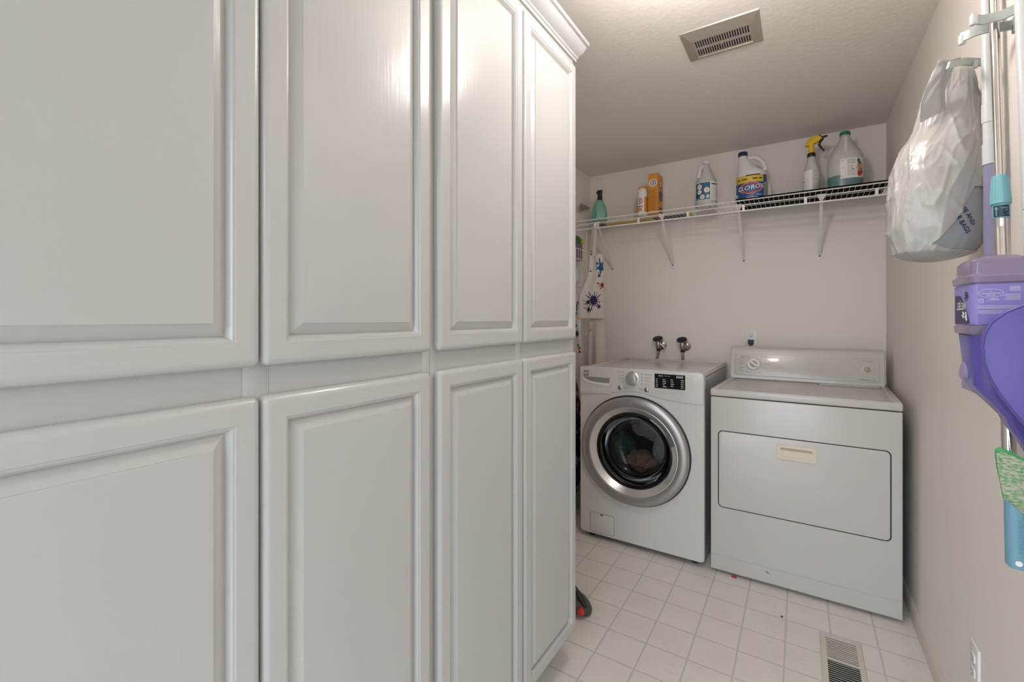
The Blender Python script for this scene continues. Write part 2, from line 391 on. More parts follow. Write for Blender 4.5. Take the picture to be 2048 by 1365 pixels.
# ================================================================== CABINETS
XD = -0.690
def door(parent, y0, y1, z0, z1, label=None):
    n = 6
    def loop(off, h, rc):
        return [Vector((XD+h, y, z)) for y, z in rrect(y0+off, z0+off, y1-off, z1-off, max(rc, 0.0004), n)]
    R = 0.011
    prof = [(0.0, -0.019, 0.012), (0.0, -R, 0.012)]
    for k in range(1, 6):
        a = PI/2*k/5; prof.append((R*(1-math.cos(a)), -R+R*math.sin(a), 0.012*(1-k/6)))
    prof += [(0.0118, 0, 0), (0.0360, 0, 0), (0.0365, 0, 0), (0.0372, -0.0016, 0), (0.0405, -0.0022, 0), (0.0445, -0.0070, 0), (0.0465, -0.0125, 0)]
    bm = new(); rings = [[bm.verts.new(p) for p in loop(*q)] for q in prof]; N = len(rings[0])
    for A, B in zip(rings, rings[1:]):
        for i in range(N):
            j = (i+1) % N; side = i//(n+1); on_edge = (i % (n+1)) == n
            mi = 1 if (on_edge and side in (0, 2)) else 0
            face(bm, [A[i], A[j], B[j], B[i]], mi)
    face(bm, rings[0][::-1], 0)
    d = obj('door', bm, ['cab_v', 'cab_h'], parent, 32)
    bm = new(); prof = [(0.0462, -0.0125, 0), (0.0655, -0.0032, 0), (0.0658, -0.0012, 0), (0.0668, -0.0010, 0), (0.0675, -0.0010, 0)]
    rings = [[bm.verts.new(p) for p in loop(*q)] for q in prof]
    for A, B in zip(rings, rings[1:]):
        for i in range(N): face(bm, [A[i], A[(i+1) % N], B[(i+1) % N], B[i]])
    face(bm, rings[-1])
    obj('raised_panel', bm, 'cab_p', d, 20)
    if label: d['label'] = label
    return d
def cabinet(label, y0, y1, doors, end):
    t = thing('pantry_cabinet', label, 'cabinet', (-1.04, (y0+y1)/2, 0))
    obj('carcass', box(new(), -1.368, y0, 0.115, -0.729, y1, 2.245, bev=0.001), 'cab_p', t, 30)
    obj('toe_kick', box(new(), -1.368, y0, 0, -0.79, y1, 0.1148), 'cab_p', t)
    F = new(); ym = (doors[0][1]+doors[1][0])/2
    for a, c in ((y0, doors[0][0]+0.012), (ym-0.02, ym+0.02), (doors[1][1]-0.012, y1)): box(F, -0.7285, a, 0.115, -0.7095, c, 2.245, 0, 0.0012, 2)
    for lo, hi in ((0.115, 0.155), (1.135, 1.215), (2.178, 2.245)):
        box(F, -0.7285, doors[0][0]+0.0116, lo, -0.7105, ym-0.0196, hi, 1, 0.001, 1); box(F, -0.7285, ym+0.0196, lo, -0.7105, doors[1][1]-0.0116, hi, 1, 0.001, 1)
    obj('face_frame', F, ['cab_v', 'cab_h'], t, 30)
    for a, c in doors:
        door(t, a, c, 1.1975, 2.198); door(t, a, c, 0.135, 1.1505)
    return t
cabinet('white double-door pantry cabinet nearest the camera, at the left edge of the room', -0.012, 0.7555, [(-0.003, 0.3668), (0.3697, 0.7425)], False)
cabinet('white double-door pantry cabinet beside the floor walkway, nearer the washing machine', 0.7565, 1.522, [(0.7665, 1.136), (1.1415, 1.509)], True)
b = new()
prof = [(-0.709, 2.228), (-0.703, 2.228), (-0.7015, 2.236), (-0.697, 2.238), (-0.695, 2.243), (-0.688, 2.246), (-0.676, 2.252), (-0.666, 2.262), (-0.661, 2.270), (-0.653, 2.271), (-0.650, 2.274), (-0.650, 2.281), (-0.709, 2.281)]
prism(b, prof, lambda x, z, h: Vector((x, h, z)), -0.012, 1.534)
prism(b, [(-1.368, 2.2455), (-0.709, 2.2455), (-0.709, 2.281), (-1.368, 2.281)], lambda x, z, h: Vector((x, h, z)), -0.012, 1.522)
tag(obj('crown_molding', b, 'cab_p', None, 30), 'white stepped crown molding along the top of the pantry cabinets', 'molding')

# ================================================================== WASHER
WX0, WX1, WY = -1.086, -0.412, 2.430
wa = thing('washing_machine', 'white front-loading washing machine with round silver door in the corner', 'washing machine', ((WX0+WX1)/2, 2.8, 0))
K = 0.022; sw = lambda bm: shear(bm, K, WY)
def wf(x, z, h=0.0): return Vector((x, WY-h, z))       # on the washer front, h toward the room
DC = (-0.772, 0.546)
b = new()
box(b, WX0+0.004, WY+0.028, 0.028, WX0+0.024, 3.16, 0.966); box(b, WX1-0.024, WY+0.028, 0.028, WX1-0.004, 3.16, 0.966)
box(b, WX0+0.024, 3.14, 0.028, WX1-0.024, 3.16, 0.966); box(b, WX0+0.024, WY+0.028, 0.028, WX1-0.024, 3.14, 0.045)
obj('side_panels', sw(b), 'enamel', wa)
b = new(); out = rrect(WX0, 0.028, WX1, 0.966, 0.022, 5); hole = circle(*DC, 0.262, 64)
fnA = lambda x, z, h: wf(x, z, h)
plate(b, rrect(WX0+0.006, 0.034, WX1-0.006, 0.960, 0.018, 5), [hole], lambda x, z, h: wf(x, z, h), 0.004)
loopA = rrect(WX0+0.006, 0.034, WX1-0.006, 0.960, 0.018, 5)
rings = []
for k in range(5):
    a = PI/2*k/4; off = 0.010*(1-math.sin(a)); 
    rings.append([b.verts.new(wf(x, z, -0.010*(1-math.cos(a)))) for x, z in rrect(WX0+0.006-0.010*math.sin(a), 0.034-0.006*math.sin(a), WX1-0.006+0.010*math.sin(a), 0.960, 0.018, 5)])
rings.append([b.verts.new(wf(x, z, -0.027)) for x, z in rrect(WX0-0.004, 0.028, WX1+0.004, 0.960, 0.018, 5)])
for A, B in zip(rings, rings[1:]):
    for i in range(len(A)): face(b, [A[i], A[(i+1) % len(A)], B[(i+1) % len(A)], B[i]])
obj('front_panel', b, 'enamel', wa, 40)
# control panel with curved lower edge
low = [(WX0-0.002, 0.832), (-1.0, 0.834), (-0.93, 0.842), (-0.87, 0.856), (-0.82, 0.866), (-0.77, 0.869), (-0.72, 0.865), (-0.67, 0.855), (-0.60, 0.842), (-0.52, 0.834), (WX1+0.002, 0.831)]
outl = low+[(WX1+0.002, 0.975), (WX1-0.004, 0.990), (WX1-0.02, 0.996), (WX0+0.02, 0.996), (WX0+0.004, 0.990), (WX0-0.002, 0.975)]
b = new(); dome_plate(b, outl, lambda x, z, h: wf(x, z, h+0.004), 0.040, 0.004, 0, 3)
ctl = obj('control_panel', sw(b), 'enamel', wa, 40)
fc = flat((0, WY-0.0046, 0), (1, 0, 0), (0, 0, 1))      # printing plane, x = world X, y = world Z
b = new(); lathe(b, [(0.039, 0), (0.039, 0.004), (0.036, 0.006)], (-0.776, WY-0.004, 0.942), (0, -1, 0), 40)
obj('knob_ring', b, 'silver_l', ctl)
b = new(); lathe(b, [(0.031, 0), (0.031, 0.022), (0.028, 0.027), (0.018, 0.029), (0, 0.029)], (-0.776, WY-0.010, 0.942), (0, -1, 0), 40)
obj('cycle_knob', b, 'silver_l', ctl)
for x, z in ((-0.845, 0.887), (-0.697, 0.887)):
    b = new(); lathe(b, [(0.0125, 0), (0.0125, 0.004), (0.010, 0.006), (0, 0.0065)], (x, WY-0.004, z), (0, -1, 0), 24); obj('push_button', b, 'steel', ctl)
b = new(); rows = []
for i, z in enumerate((0.976, 0.958, 0.940, 0.922)):
    rows += [(-0.866+0.006*i, -0.838, z-0.002), (-0.714+0.002, -0.670-0.004*i, z-0.006)]
bars(b, rows, fc, 0, 0.0024)
for z in (0.975, 0.957, 0.939, 0.921):
    patch(b, rrect(-0.832, z-0.0035, -0.826, z+0.0035, 0.001, 1), fc); patch(b, rrect(-0.727, z-0.0075, -0.721, z-0.0005, 0.001, 1), fc)
bars(b, [(-0.829, -0.8285, 0.948), (-0.829, -0.8285, 0.930)], fc, 0, 0.014)
bars(b, [(-0.829, -0.806, 0.886), (-0.744, -0.714, 0.886)], fc, 0, 0.0024)
obj('dial_markings', b, 'greyline', ctl, 0)
b = new(); prism(b, rrect(-0.655, 0.902, -0.499, 0.978, 0.002, 2), lambda x, z, h: wf(x, z, h), 0.003, 0.0052); disp = obj('display', b, 'black_g', ctl, 0)
fd = flat((0, WY-0.0056, 0), (1, 0, 0), (0, 0, 1)); b = new(); rows = []
for i in range(5):
    z = 0.950-0.0095*i; rows += [(-0.648, -0.640+random.uniform(0, .004), z), (-0.612, -0.596+random.uniform(-.006, .006), z), (-0.520, -0.508+random.uniform(0, .004), z)]
for i in range(4): rows.append((-0.572, -0.560+random.uniform(-.003, .006), 0.950-0.011*i))
rows += [(-0.635, -0.612, 0.968), (-0.600, -0.594, 0.968), (-0.584, -0.578, 0.968)]
bars(b, rows, fd, 0, 0.0026); obj('display_text', b, 'whiteprint', disp, 0)
b = new()
for i in range(4): bars(b, [(-0.543+0.009*i, -0.537+0.009*i, 0.967)], fd, 0, 0.012)
obj('display_digits', b, 'line', disp, 0)
b = new(); th = 0.0010
def outline(bm, pts, fn, th, mi=0):
    n = len(pts)
    for i in range(n):
        p, q = Vector(pts[i]), Vector(pts[(i+1) % n]); d = q-p
        if d.length < 1e-7: continue
        m = Vector((-d.y, d.x)).normalized()*th/2; face(bm, [bm.verts.new(fn(*(p+m))), bm.verts.new(fn(*(q+m))), bm.verts.new(fn(*(q-m))), bm.verts.new(fn(*(p-m)))], mi)
for i in range(4): outline(b, rrect(-0.655+0.040*i, 0.879, -0.622+0.040*i, 0.894, 0.002, 2), fc, th); bars(b, [(-0.650+0.040*i, -0.627+0.040*i, 0.886)], fc, 0, 0.002)
for i in range(5): outline(b, rrect(-0.490, 0.965-0.0155*i, -0.462, 0.977-0.0155*i, 0.002, 2), fc, th)
obj('option_buttons', b, 'line', ctl, 0)
# detergent drawer
b = new(); rec = [(-1.066, 0.936), (-0.904, 0.936), (-0.907, 0.905), (-0.985, 0.908), (-1.03, 0.914), (-1.055, 0.924)]
plate(b, rrect(WX0+0.002, 0.846, -0.894, 0.992, 0.006, 3), [rec], lambda x, z, h: wf(x, z, h+0.0062), 0.0022)
dr = obj('detergent_drawer', sw(b), 'enamel', wa, 30)
b = new(); prism(b, rec, lambda x, z, h: wf(x, z, h), 0.0041, 0.0046); obj('pull_recess', b, 'grey', dr, 0, 'grey recessed pull')
lip = [(-1.068, 0.925), (-1.055, 0.912), (-1.03, 0.902), (-0.985, 0.895), (-0.915, 0.890), (-0.905, 0.900), (-0.907, 0.905), (-0.985, 0.908), (-1.03, 0.914), (-1.055, 0.924), (-1.066, 0.936)]
b = new(); prism(b, lip, lambda x, z, h: wf(x, z, h), 0.006, 0.010); obj('pull_lip', b, 'plastic_w', dr, 30)
b = new(); plate(b, rrect(-1.062, 0.940, -1.032, 0.972, 0.002, 2), [rrect(-1.058, 0.951, -1.040, 0.961, 0.003, 3)], lambda x, z, h: wf(x, z, h+0.0072), 0.0008)
obj('badge', b, 'grey', dr, 0, 'grey square badge')
# top
b = new(); box(b, WX0+0.002, WY+0.030, 0.967, WX1-0.002, 3.205, 0.984, 0, 0.006, 3)
x0, x1, y0, y1 = WX0+0.006, WX1-0.006, WY+0.055, 3.195
for q in ((x0, y0, x0+0.03, y1), (x1-0.03, y0, x1, y1), (x0+0.03, y1-0.03, x1-0.03, y1)): box(b, q[0], q[1], 0.983, q[2], q[3], 0.990, 0, 0.003, 2)
obj('top_panel', sw(b), 'enamel', wa, 40)
# door
b = new(); P = [(0.296, 0.001), (0.2965, 0.020), (0.293, 0.029), (0.284, 0.034), (0.266, 0.0365), (0.250, 0.0355), (0.243, 0.033)]
def ring(bm, P, c, mi=0, n=72):
    e = [[bm.verts.new((c[0]+r*math.cos(2*PI*k/n), WY-h, c[1]+r*math.sin(2*PI*k/n))) for k in range(n)] for r, h in P]
    for A, B in zip(e, e[1:]):
        for k in range(n): face(bm, [A[k], A[(k+1) % n], B[(k+1) % n], B[k]], mi)
    return bm
dw = obj('door', ring(b, P, DC), 'silver', wa, 60)
b = new(); ring(b, [(0.303, -0.002), (0.303, 0.006), (0.294, 0.006), (0.294, -0.002)], DC); obj('door_gasket', b, 'black', wa)
b = new(); ring(b, [(0.243, 0.033), (0.240, 0.0335), (0.214, 0.012), (0.208, 0.006)], DC); obj('bezel', b, 'silver_l', dw, 30)
b = new(); ring(b, [(0.210, 0.008), (0.203, 0.010), (0.199, 0.004), (0.196, -0.004), (0.190, -0.010)], DC); obj('glass_rim', b, 'black_g', dw, 60)
b = new(); ring(b, [(0.196, -0.003), (0.190, -0.035), (0.172, -0.080), (0.140, -0.105), (0.09, -0.118), (0.04, -0.122), (0.001, -0.123)], DC); obj('glass', b, 'glass', dw, 60, 'dark round glass')
b = new()   # hand pull on the right inner bevel
arc = [-0.62+0.9*k/10 for k in range(11)]
A = [(DC[0]+0.236*math.cos(a), DC[1]+0.236*math.sin(a)) for a in arc]; B_ = [(DC[0]+0.216*math.cos(a), DC[1]+0.216*math.sin(a)) for a in reversed(arc)]
prism(b, A+B_, lambda x, z, h: wf(x, z, h), 0.022, 0.034); obj('door_pull', b, 'steel', dw, 30)
b = new(); ring(b, [(0.262, -0.004), (0.255, -0.02), (0.252, -0.13), (0.25, -0.45), (0.10, -0.47), (0.001, -0.47)], DC); obj('drum', b, 'drum', wa, 40)
b = new(); ring(b, [(0.262, -0.001), (0.205, 0.0), (0.205, -0.012), (0.262, -0.012)], DC); obj('inner_seal', b, 'dark', wa)
# filter door, feet, side badge
b = new(); dome_plate(b, rrect(-1.025, 0.045, -0.882, 0.152, 0.012, 4), lambda x, z, h: wf(x, z, h+0.003), 0.003, 0.002)
fdoor = obj('filter_door', b, 'enamel', wa, 30)
b = new(); prism(b, [(-0.965, 0.151), (-0.943, 0.151), (-0.948, 0.144), (-0.960, 0.144)], lambda x, z, h: wf(x, z, h), 0.002, 0.0036); obj('pull_notch', b, 'dark', fdoor, 0)
b = new(); outline(b, rrect(-1.0265, 0.0435, -0.8805, 0.1535, 0.013, 4), lambda x, z: wf(x, z, 0.0006), 0.0022); obj('door_gap', b, 'grey', fdoor, 0)
b = new(); prism(b, rrect(WX1+0.0045, 0, WX1+0.0055, 1, 0.0001, 1), lambda x, z, h: Vector((x, h, 0.925+0.028*z)), 2.53, 2.55); obj('side_badge', b, 'grey', wa, 0)
for x in (WX0+0.05, WX1-0.05):
    for y in (WY+0.06, 3.10):
        b = new(); lathe(b, [(0.020, 0), (0.020, 0.012), (0.012, 0.014), (0.012, 0.030)], (x, y, 0), n=16); obj('foot', b, 'black', wa)
box_b = new(); box(box_b, WX0+0.02, WY+0.035, 0.012, WX1-0.02, 3.1, 0.029); obj('base_tray', box_b, 'dark', wa)
# clothes inside
def crumple(cx, cy, cz, rx, ry, rz, seed, amp=0.35, n=5):
    bm = new(); bmesh.ops.create_icosphere(bm, subdivisions=n, radius=1)
    for v in bm.verts:
        p = v.co.copy(); d = noise.noise(p*1.6+Vector((seed, 0, 0)))*amp+noise.noise(p*4+Vector((0, seed, 0)))*amp*0.4+abs(noise.noise(p*7+Vector((0, 0, seed))))*amp*0.3
        q = p*(1+d); v.co = Vector((cx+q.x*rx, cy+q.y*ry, cz+q.z*rz))
    return bm
M['cl_grey'] = mat('grey cloth', (0.62, 0.64, 0.66), 0.9); M['cl_pink'] = mat('brown pink cloth', (0.46, 0.28, 0.23), 0.9)
M['cl_green'] = mat('green cloth', (0.03, 0.15, 0.08), 0.9); M['cl_dark'] = mat('dark plum cloth', (0.16, 0.05, 0.08), 0.9); M['cl_pale'] = mat('pale cloth', (0.70, 0.64, 0.62), 0.9)
for nm, lb, m_, q in (('shirt', 'slate grey garment behind the washer glass, at the centre', 'cl_grey', (-0.68, 2.70, 0.515, 0.065, 0.05, 0.085, 3)),
                      ('towel', 'brownish pink garment at the bottom of the washer drum', 'cl_pink', (-0.80, 2.67, 0.425, 0.085, 0.05, 0.055, 8)),
                      ('garment', 'dark green garment at the left behind the washer glass', 'cl_green', (-0.915, 2.70, 0.50, 0.060, 0.06, 0.060, 13)),
                      ('sweater', 'dark plum garment at the right behind the washer glass', 'cl_dark', (-0.625, 2.79, 0.52, 0.045, 0.04, 0.060, 21)),
                      ('blouse', 'pale grey garment high behind the washer glass', 'cl_pale', (-0.75, 2.79, 0.615, 0.14, 0.05, 0.085, 34))):
    tag(obj(nm, crumple(*q), m_, None, 180), lb, 'clothing', 'clothes in the washer drum')

# ================================================================== DRYER
DX0, DX1, DY = -0.380, 0.358, 2.4385
dy = thing('dryer', 'white front-loading tumble dryer with drop-down door, beside the right wall', 'dryer', ((DX0+DX1)/2, 2.8, 0))
KD = 0.042; sd = lambda bm: shear(bm, KD, DY)
def df(x, z, h=0.0): return Vector((x, DY-h, z))
obj('body', sd(box(new(), DX0, DY, 0.016, DX1, 3.10, 0.8805, 0, 0.005, 3)), 'enamel2', dy, 40)
obj('lid_gap', sd(box(new(), DX0+0.004, DY+0.004, 0.880, DX1-0.004, 3.10, 0.885)), 'gap', dy)
b = new(); box(b, DX0-0.001, DY-0.002, 0.8845, DX1+0.001, 3.12, 0.9165, 0, 0.006, 3)
for q in ((DX0+0.001, DY, DX0+0.03, 3.08), (DX1-0.03, DY, DX1-0.001, 3.08), (DX0+0.03, DY, DX1-0.03, DY+0.035)): box(b, q[0], q[1], 0.914, q[2], q[3], 0.9205, 0, 0.003, 3)
lid = obj('top_panel', sd(b), 'enamel2', dy, 40)
b = new(); box(b, 0.062, 2.905, 0.9166, 0.320, 2.985, 0.9195, 0, 0.0012, 2); obj('lint_screen_lid', sd(b), 'enamel2', dy, 40)
b = new(); box(b, 0.059, 2.902, 0.9163, 0.322, 2.985, 0.9172); obj('lint_slot', sd(b), 'gap', dy)
# door
b = new(); prism(b, rrect(-0.3458, 0.3328, 0.3218, 0.7156, 0.021, 6), lambda x, z, h: df(x, z, h), -0.001, 0.0006); obj('door_gap', b, 'gap', dy, 0)
hole = rrect(-0.078, 0.632, 0.044, 0.672, 0.004, 2)
b = new(); dome_plate(b, rrect(-0.3415, 0.3370, 0.3175, 0.7115, 0.018, 6), lambda x, z, h: df(x, z, h+0.004), 0.004, 0.003)
dd = obj('door', b, 'enamel2', dy, 40)
b = new(); plate(b, rrect(-0.092, 0.618, 0.060, 0.684, 0.004, 3), [rrect(-0.078, 0.629, 0.046, 0.672, 0.003, 2)], lambda x, z, h: df(x, z, h+0.0085), 0.0045); hd = obj('handle', b, 'cream', dd, 30, 'cream recessed handle')
b = new(); prism(b, [(-0.078, 0.629), (0.046, 0.629), (0.046, 0.672), (-0.078, 0.672)], lambda x, z, h: df(x, z, h), 0.0041, 0.0046); obj('handle_recess', b, 'cream', hd, 0)
b = new(); box(b, -0.078, DY-0.008, 0.662, 0.046, DY-0.0045, 0.672); obj('grip', b, 'tan', hd, 0)
# kick panel crease, scuff
b = new(); prism(b, [(-0.366, 0.0895), (0.346, 0.0895), (0.346, 0.093), (-0.366, 0.093)], lambda x, z, h: df(x, z, h), -0.001, 0.0008); obj('crease', b, 'line', dy, 0)
b = new(); patch(b, [(-0.145, 0.0735), (-0.130, 0.070), (-0.112, 0.0585), (-0.120, 0.0625), (-0.133, 0.0665)], lambda x, z, h: df(x, z, 0.0006)); obj('scuff_mark', b, 'dark', dy, 0)
for x in (DX0+0.05, DX1-0.05):
    for y in (DY+0.05, 3.05):
        b = new(); lathe(b, [(0.018, 0), (0.018, 0.017)], (x, y, 0), n=14); obj('foot', b, 'dark', dy)
# console
CX0, CX1 = -0.384, 0.351
cprof = [(2.990, 0.918), (2.992, 0.930), (3.030, 1.085), (3.038, 1.098), (3.05, 1.103), (3.115, 1.103), (3.125, 1.09), (3.125, 0.918)]
b = new(); prism(b, [(y, z) for y, z in cprof], lambda y, z, h: Vector((h, y, z)), CX0, CX1)
bmesh.ops.bevel(b, geom=[e for e in b.edges if abs(e.verts[0].co.x-e.verts[1].co.x) < 1e-5], offset=0.006, segments=3, affect='EDGES', clamp_overlap=True)
con = obj('console', sd(b), 'enamel2', dy, 40)
o3 = Vector((0, 2.9925, 0.932)); uy = Vector((0, 0.038, 0.155)).normalized(); shx = KD*(2.995-DY)
cf0 = flat(o3, (1, 0, 0), uy); cf = lambda x, y, h=0.0: cf0(x+shx, y, h)
b = new(); dome_plate(b, rrect(CX0+0.026, 0.004, CX1-0.026, 0.136, 0.014, 5), lambda x, y, h: cf(x, y, h+0.0022), 0.003, 0.0018); fp = obj('fascia', b, 'enamel2', con, 30)
b = new(); outline(b, rrect(0.150, 0.034, 0.305, 0.105, 0.012, 5), lambda x, y: cf(x, y, 0.0026), 0.0012); outline(b, rrect(CX0+0.024, 0.002, CX1-0.024, 0.150, 0.016, 5), lambda x, y: cf(x, y, 0.0005), 0.0014); obj('fascia_lines', b, 'line', fp, 0)
n_ = Vector((1, 0, 0)).cross(uy)
b = new(); lathe(b, [(0.034, 0.002), (0.034, 0.010), (0.031, 0.013), (0.0, 0.013)], cf(-0.256, 0.072), n_, 40); tk = obj('timer_knob', b, 'plastic_w', con)
b = new(); lathe(b, [(0.020, 0.013), (0.020, 0.0135), (0, 0.0136)], cf(-0.256, 0.072), n_, 28); obj('knob_face', b, 'tan', tk)
a_ = math.radians(-38); ux2 = Vector((1, 0, 0))*math.cos(a_)+uy*math.sin(a_); uy2 = uy*math.cos(a_)-Vector((1, 0, 0))*math.sin(a_)
kf = flat(cf(-0.256, 0.072), ux2, uy2); b = new(); dome_plate(b, rrect(-0.026, -0.007, 0.026, 0.007, 0.004, 3), lambda x, y, h: kf(x, y, h+0.026), 0.013, 0.003); obj('knob_grip', b, 'plastic_w', tk, 40)
b = new()
def arc_band(bm, cx, cy, r0, r1, a0, a1, fn, mi=0, n=16):
    for k in range(n):
        t0, t1 = a0+(a1-a0)*k/n, a0+(a1-a0)*(k+1)/n
        face(bm, [bm.verts.new(fn(cx+r*math.cos(t), cy+r*math.sin(t), 0.0026)) for r, t in ((r0, t0), (r1, t0), (r1, t1), (r0, t1))], mi)
arc_band(b, -0.256, 0.072, 0.037, 0.041, math.radians(115), math.radians(160), cf); arc_band(b, -0.256, 0.072, 0.036, 0.040, math.radians(-40), math.radians(85), cf); arc_band(b, -0.256, 0.072, 0.037, 0.042, math.radians(190), math.radians(250), cf)
obj('timer_scale', b, 'line', fp, 0)
b = new(); rows = [(-0.354, -0.306, 0.118), (-0.354, -0.330, 0.112), (-0.358, -0.336, 0.102), (-0.358, -0.340, 0.088), (-0.364, -0.334, 0.075), (-0.360, -0.344, 0.063), (-0.360, -0.334, 0.047), (-0.362, -0.344, 0.034), (-0.352, -0.338, 0.026), (-0.330, -0.304, 0.023), (-0.262, -0.240, 0.023), (-0.250, -0.216, 0.118), (-0.232, -0.198, 0.075), (0.252, 0.300, 0.116)]
rows = [(a_+0.028 if a_ < 0 else a_, c_+0.028 if a_ < 0 else c_, y_) for a_, c_, y_ in rows]; bars(b, rows, lambda x, y, h: cf(x, y, 0.0026), 0, 0.0026); obj('printing', b, 'greyline', fp, 0)
b = new(); text(b, 'KENMORE', 0.0090, lambda x, y: cf(0.260+x, 0.0150+y, 0.0027), 0, squeeze=1.0, bold=0.0); bars(b, [(0.292, 0.310, 0.0140)], lambda x, y, h: cf(x, y, 0.0027), 0, 0.0012); obj('brand_lettering', b, 'black', fp, 0)
b = new(); lathe(b, [(0.021, 0.002), (0.021, 0.006), (0.017, 0.010), (0.014, 0.012)], cf(0.272, 0.070), n_, 32); sb = obj('start_button', b, 'plastic_w', con)
b = new(); lathe(b, [(0.0145, 0.012), (0.0145, 0.017), (0.012, 0.019), (0, 0.0195)], cf(0.272, 0.070), n_, 28); obj('button_cap', b, 'tan', sb)

# ================================================================== WIRE SHELF
ZS, YS0, YS1 = 1.965, 2.930, 3.236
sh = thing('wire_shelf', 'long white wire shelf across the back wall above the washer and dryer', 'shelf', (-0.48, 3.08, 1.64))
b = new(); N = 70
for i in range(N):
    x = XL+0.012+i*(XR-XL-0.02)/N
    tube(b, [(x, YS1, ZS+0.002), (x, YS0+0.001, ZS+0.002)], 0.0013, 6)
obj('deck_wires', b, 'wire', sh)
for y, z, r in ((YS0, ZS-0.0015, 0.0034), (YS0, ZS-0.028, 0.0030), (YS0, 1.902, 0.0048), (3.08, ZS-0.002, 0.0028), (YS1, ZS-0.001, 0.0030)):
    b = new(); tube(b, [(XL+0.002, y, z), (XR-0.002, y, z)], r, 10); obj('rod', b, 'wire', sh)
for x in (-1.2005, -0.896, -0.587, -0.279, 0.024, 0.328):
    b = new(); box(b, x-0.007, YS0-0.0045, 1.900, x+0.007, YS0+0.003, ZS-0.026, 0, 0.001, 1); obj('rod_post', b, 'wire', sh)
for x in (-1.186, -0.749, -0.306, 0.096):
    b = new(); p0, p1 = Vector((x, YS0+0.004, 1.932)), Vector((x, 3.243, 1.655)); d = (p1-p0).normalized(); s_ = Vector((1, 0, 0)); n2 = d.cross(s_)
    loft(b, [[p+s_*sx*w+n2*nx*0.005 for sx, nx in ((-1, -1), (1, -1), (1, 1), (-1, 1))] for p, w in ((p0-d*0.012, 0.020), (p0+d*0.008, 0.013), (p0+d*0.022, 0.0075), (p1-d*0.02, 0.0065), (p1, 0.006))])
    box(b, x-0.011, 3.2435, 1.625, x+0.011, 3.2485, 1.668, 0, 0.002, 2)
    br = obj('support_brace', b, 'wire', sh, 30)
    b = new(); lathe(b, [(0.0048, 0), (0.0048, 0.003), (0, 0.004)], (x, 3.2435, 1.6465), (0, -1, 0), 14); obj('screw', b, 'black', br)
b = new(); box(b, XR-0.022, YS0-0.012, 1.892, XR-0.001, YS0+0.016, 1.972, 0, 0.002, 2); obj('end_bracket', b, 'wire', sh)
for i in range(7):
    x = -1.25+0.27*i; b = new(); box(b, x-0.007, YS1+0.003, ZS-0.010, x+0.007, YB-0.0005, ZS+0.004, 0, 0.002, 1); obj('wall_clip', b, 'wire', sh)
ZD = ZS+0.0036
tag(obj('shelf_liner', box(new(), -0.322, YS0-0.001, ZD+0.0001, XR-0.025, YS1-0.004, ZD+0.0061), 'liner'), 'black shelf liner under the jugs at the right end of the wire shelf', 'shelf liner')
lv = thing('packaged_strip', 'flat yellow and black boxed strip lying at the back of the wire shelf', 'box', (-0.93, 3.185, ZD))
obj('yellow_sleeve', box(new(), -1.215, 3.137, ZD+0.0002, -0.862, 3.235, ZD+0.018, 0, 0.001, 1), 'yellow', lv); obj('black_sleeve', box(new(), -0.860, 3.137, ZD+0.0002, -0.645, 3.235, ZD+0.018, 0, 0.001, 1), 'black', lv)
obj('end_cap', box(new(), -0.643, 3.137, ZD+0.0002, -0.615, 3.235, ZD+0.018, 0, 0.001, 1), 'yellow', lv); obj('dark_tip', box(new(), -1.285, 3.15, ZD+0.0002, -1.217, 3.225, ZD+0.016, 0, 0.002, 1), 'black', lv)

# ---- shelf items
def cyl_wrap(cx, cy, r, a0, z0, eps=0.0006, a=None, b_=None):
    """(s, t) -> 3D on an upright cylinder or ellipse: s arc length from angle a0, to the right as seen from outside"""
    A = a or r; B = b_ or r; rm = (A+B)/2
    return lambda s, t, h=0.0: Vector((cx+(A+eps+h)*math.cos(a0+s/rm), cy+(B+eps+h)*math.sin(a0+s/rm), z0+t))
def wrap_rect(bm, fn, s0, s1, t0, t1, mi=0, h=0.0, n=14):
    for k in range(n):
        a, c = s0+(s1-s0)*k/n, s0+(s1-s0)*(k+1)/n
        face(bm, [bm.verts.new(fn(a, t0, h)), bm.verts.new(fn(c, t0, h)), bm.verts.new(fn(c, t1, h)), bm.verts.new(fn(a, t1, h))], mi)
def sub(poly, k): 
    out = []
    for i in range(len(poly)):
        p, q = poly[i], poly[(i+1) % len(poly)]
        for j in range(k): out.append((p[0]+(q[0]-p[0])*j/k, p[1]+(q[1]-p[1])*j/k))
    return out
def fan(bm, poly, fn, mi, h, rings=4):
    n = len(poly); cx_ = sum(p[0] for p in poly)/n; cy_ = sum(p[1] for p in poly)/n; prev = None
    for j in range(rings, -1, -1):
        L = [bm.verts.new(fn(cx_+(x-cx_)*j/rings, cy_+(y-cy_)*j/rings, h)) for x, y in poly] if j else [bm.verts.new(fn(cx_, cy_, h))]
        if prev:
            for i in range(n):
                face(bm, [prev[i], prev[(i+1) % n], L[(i+1) % n], L[i]] if j else [prev[i], prev[(i+1) % n], L[0]], mi)
        prev = L
def wrap_disc(bm, fn, s, t, r, mi=0, h=0.0, n=20, ry=None): fan(bm, circle(s, t, r, n, ry), fn, mi, h, 3)
def facing(x, y): return math.atan2(-y, -x)     # angle that looks at the camera

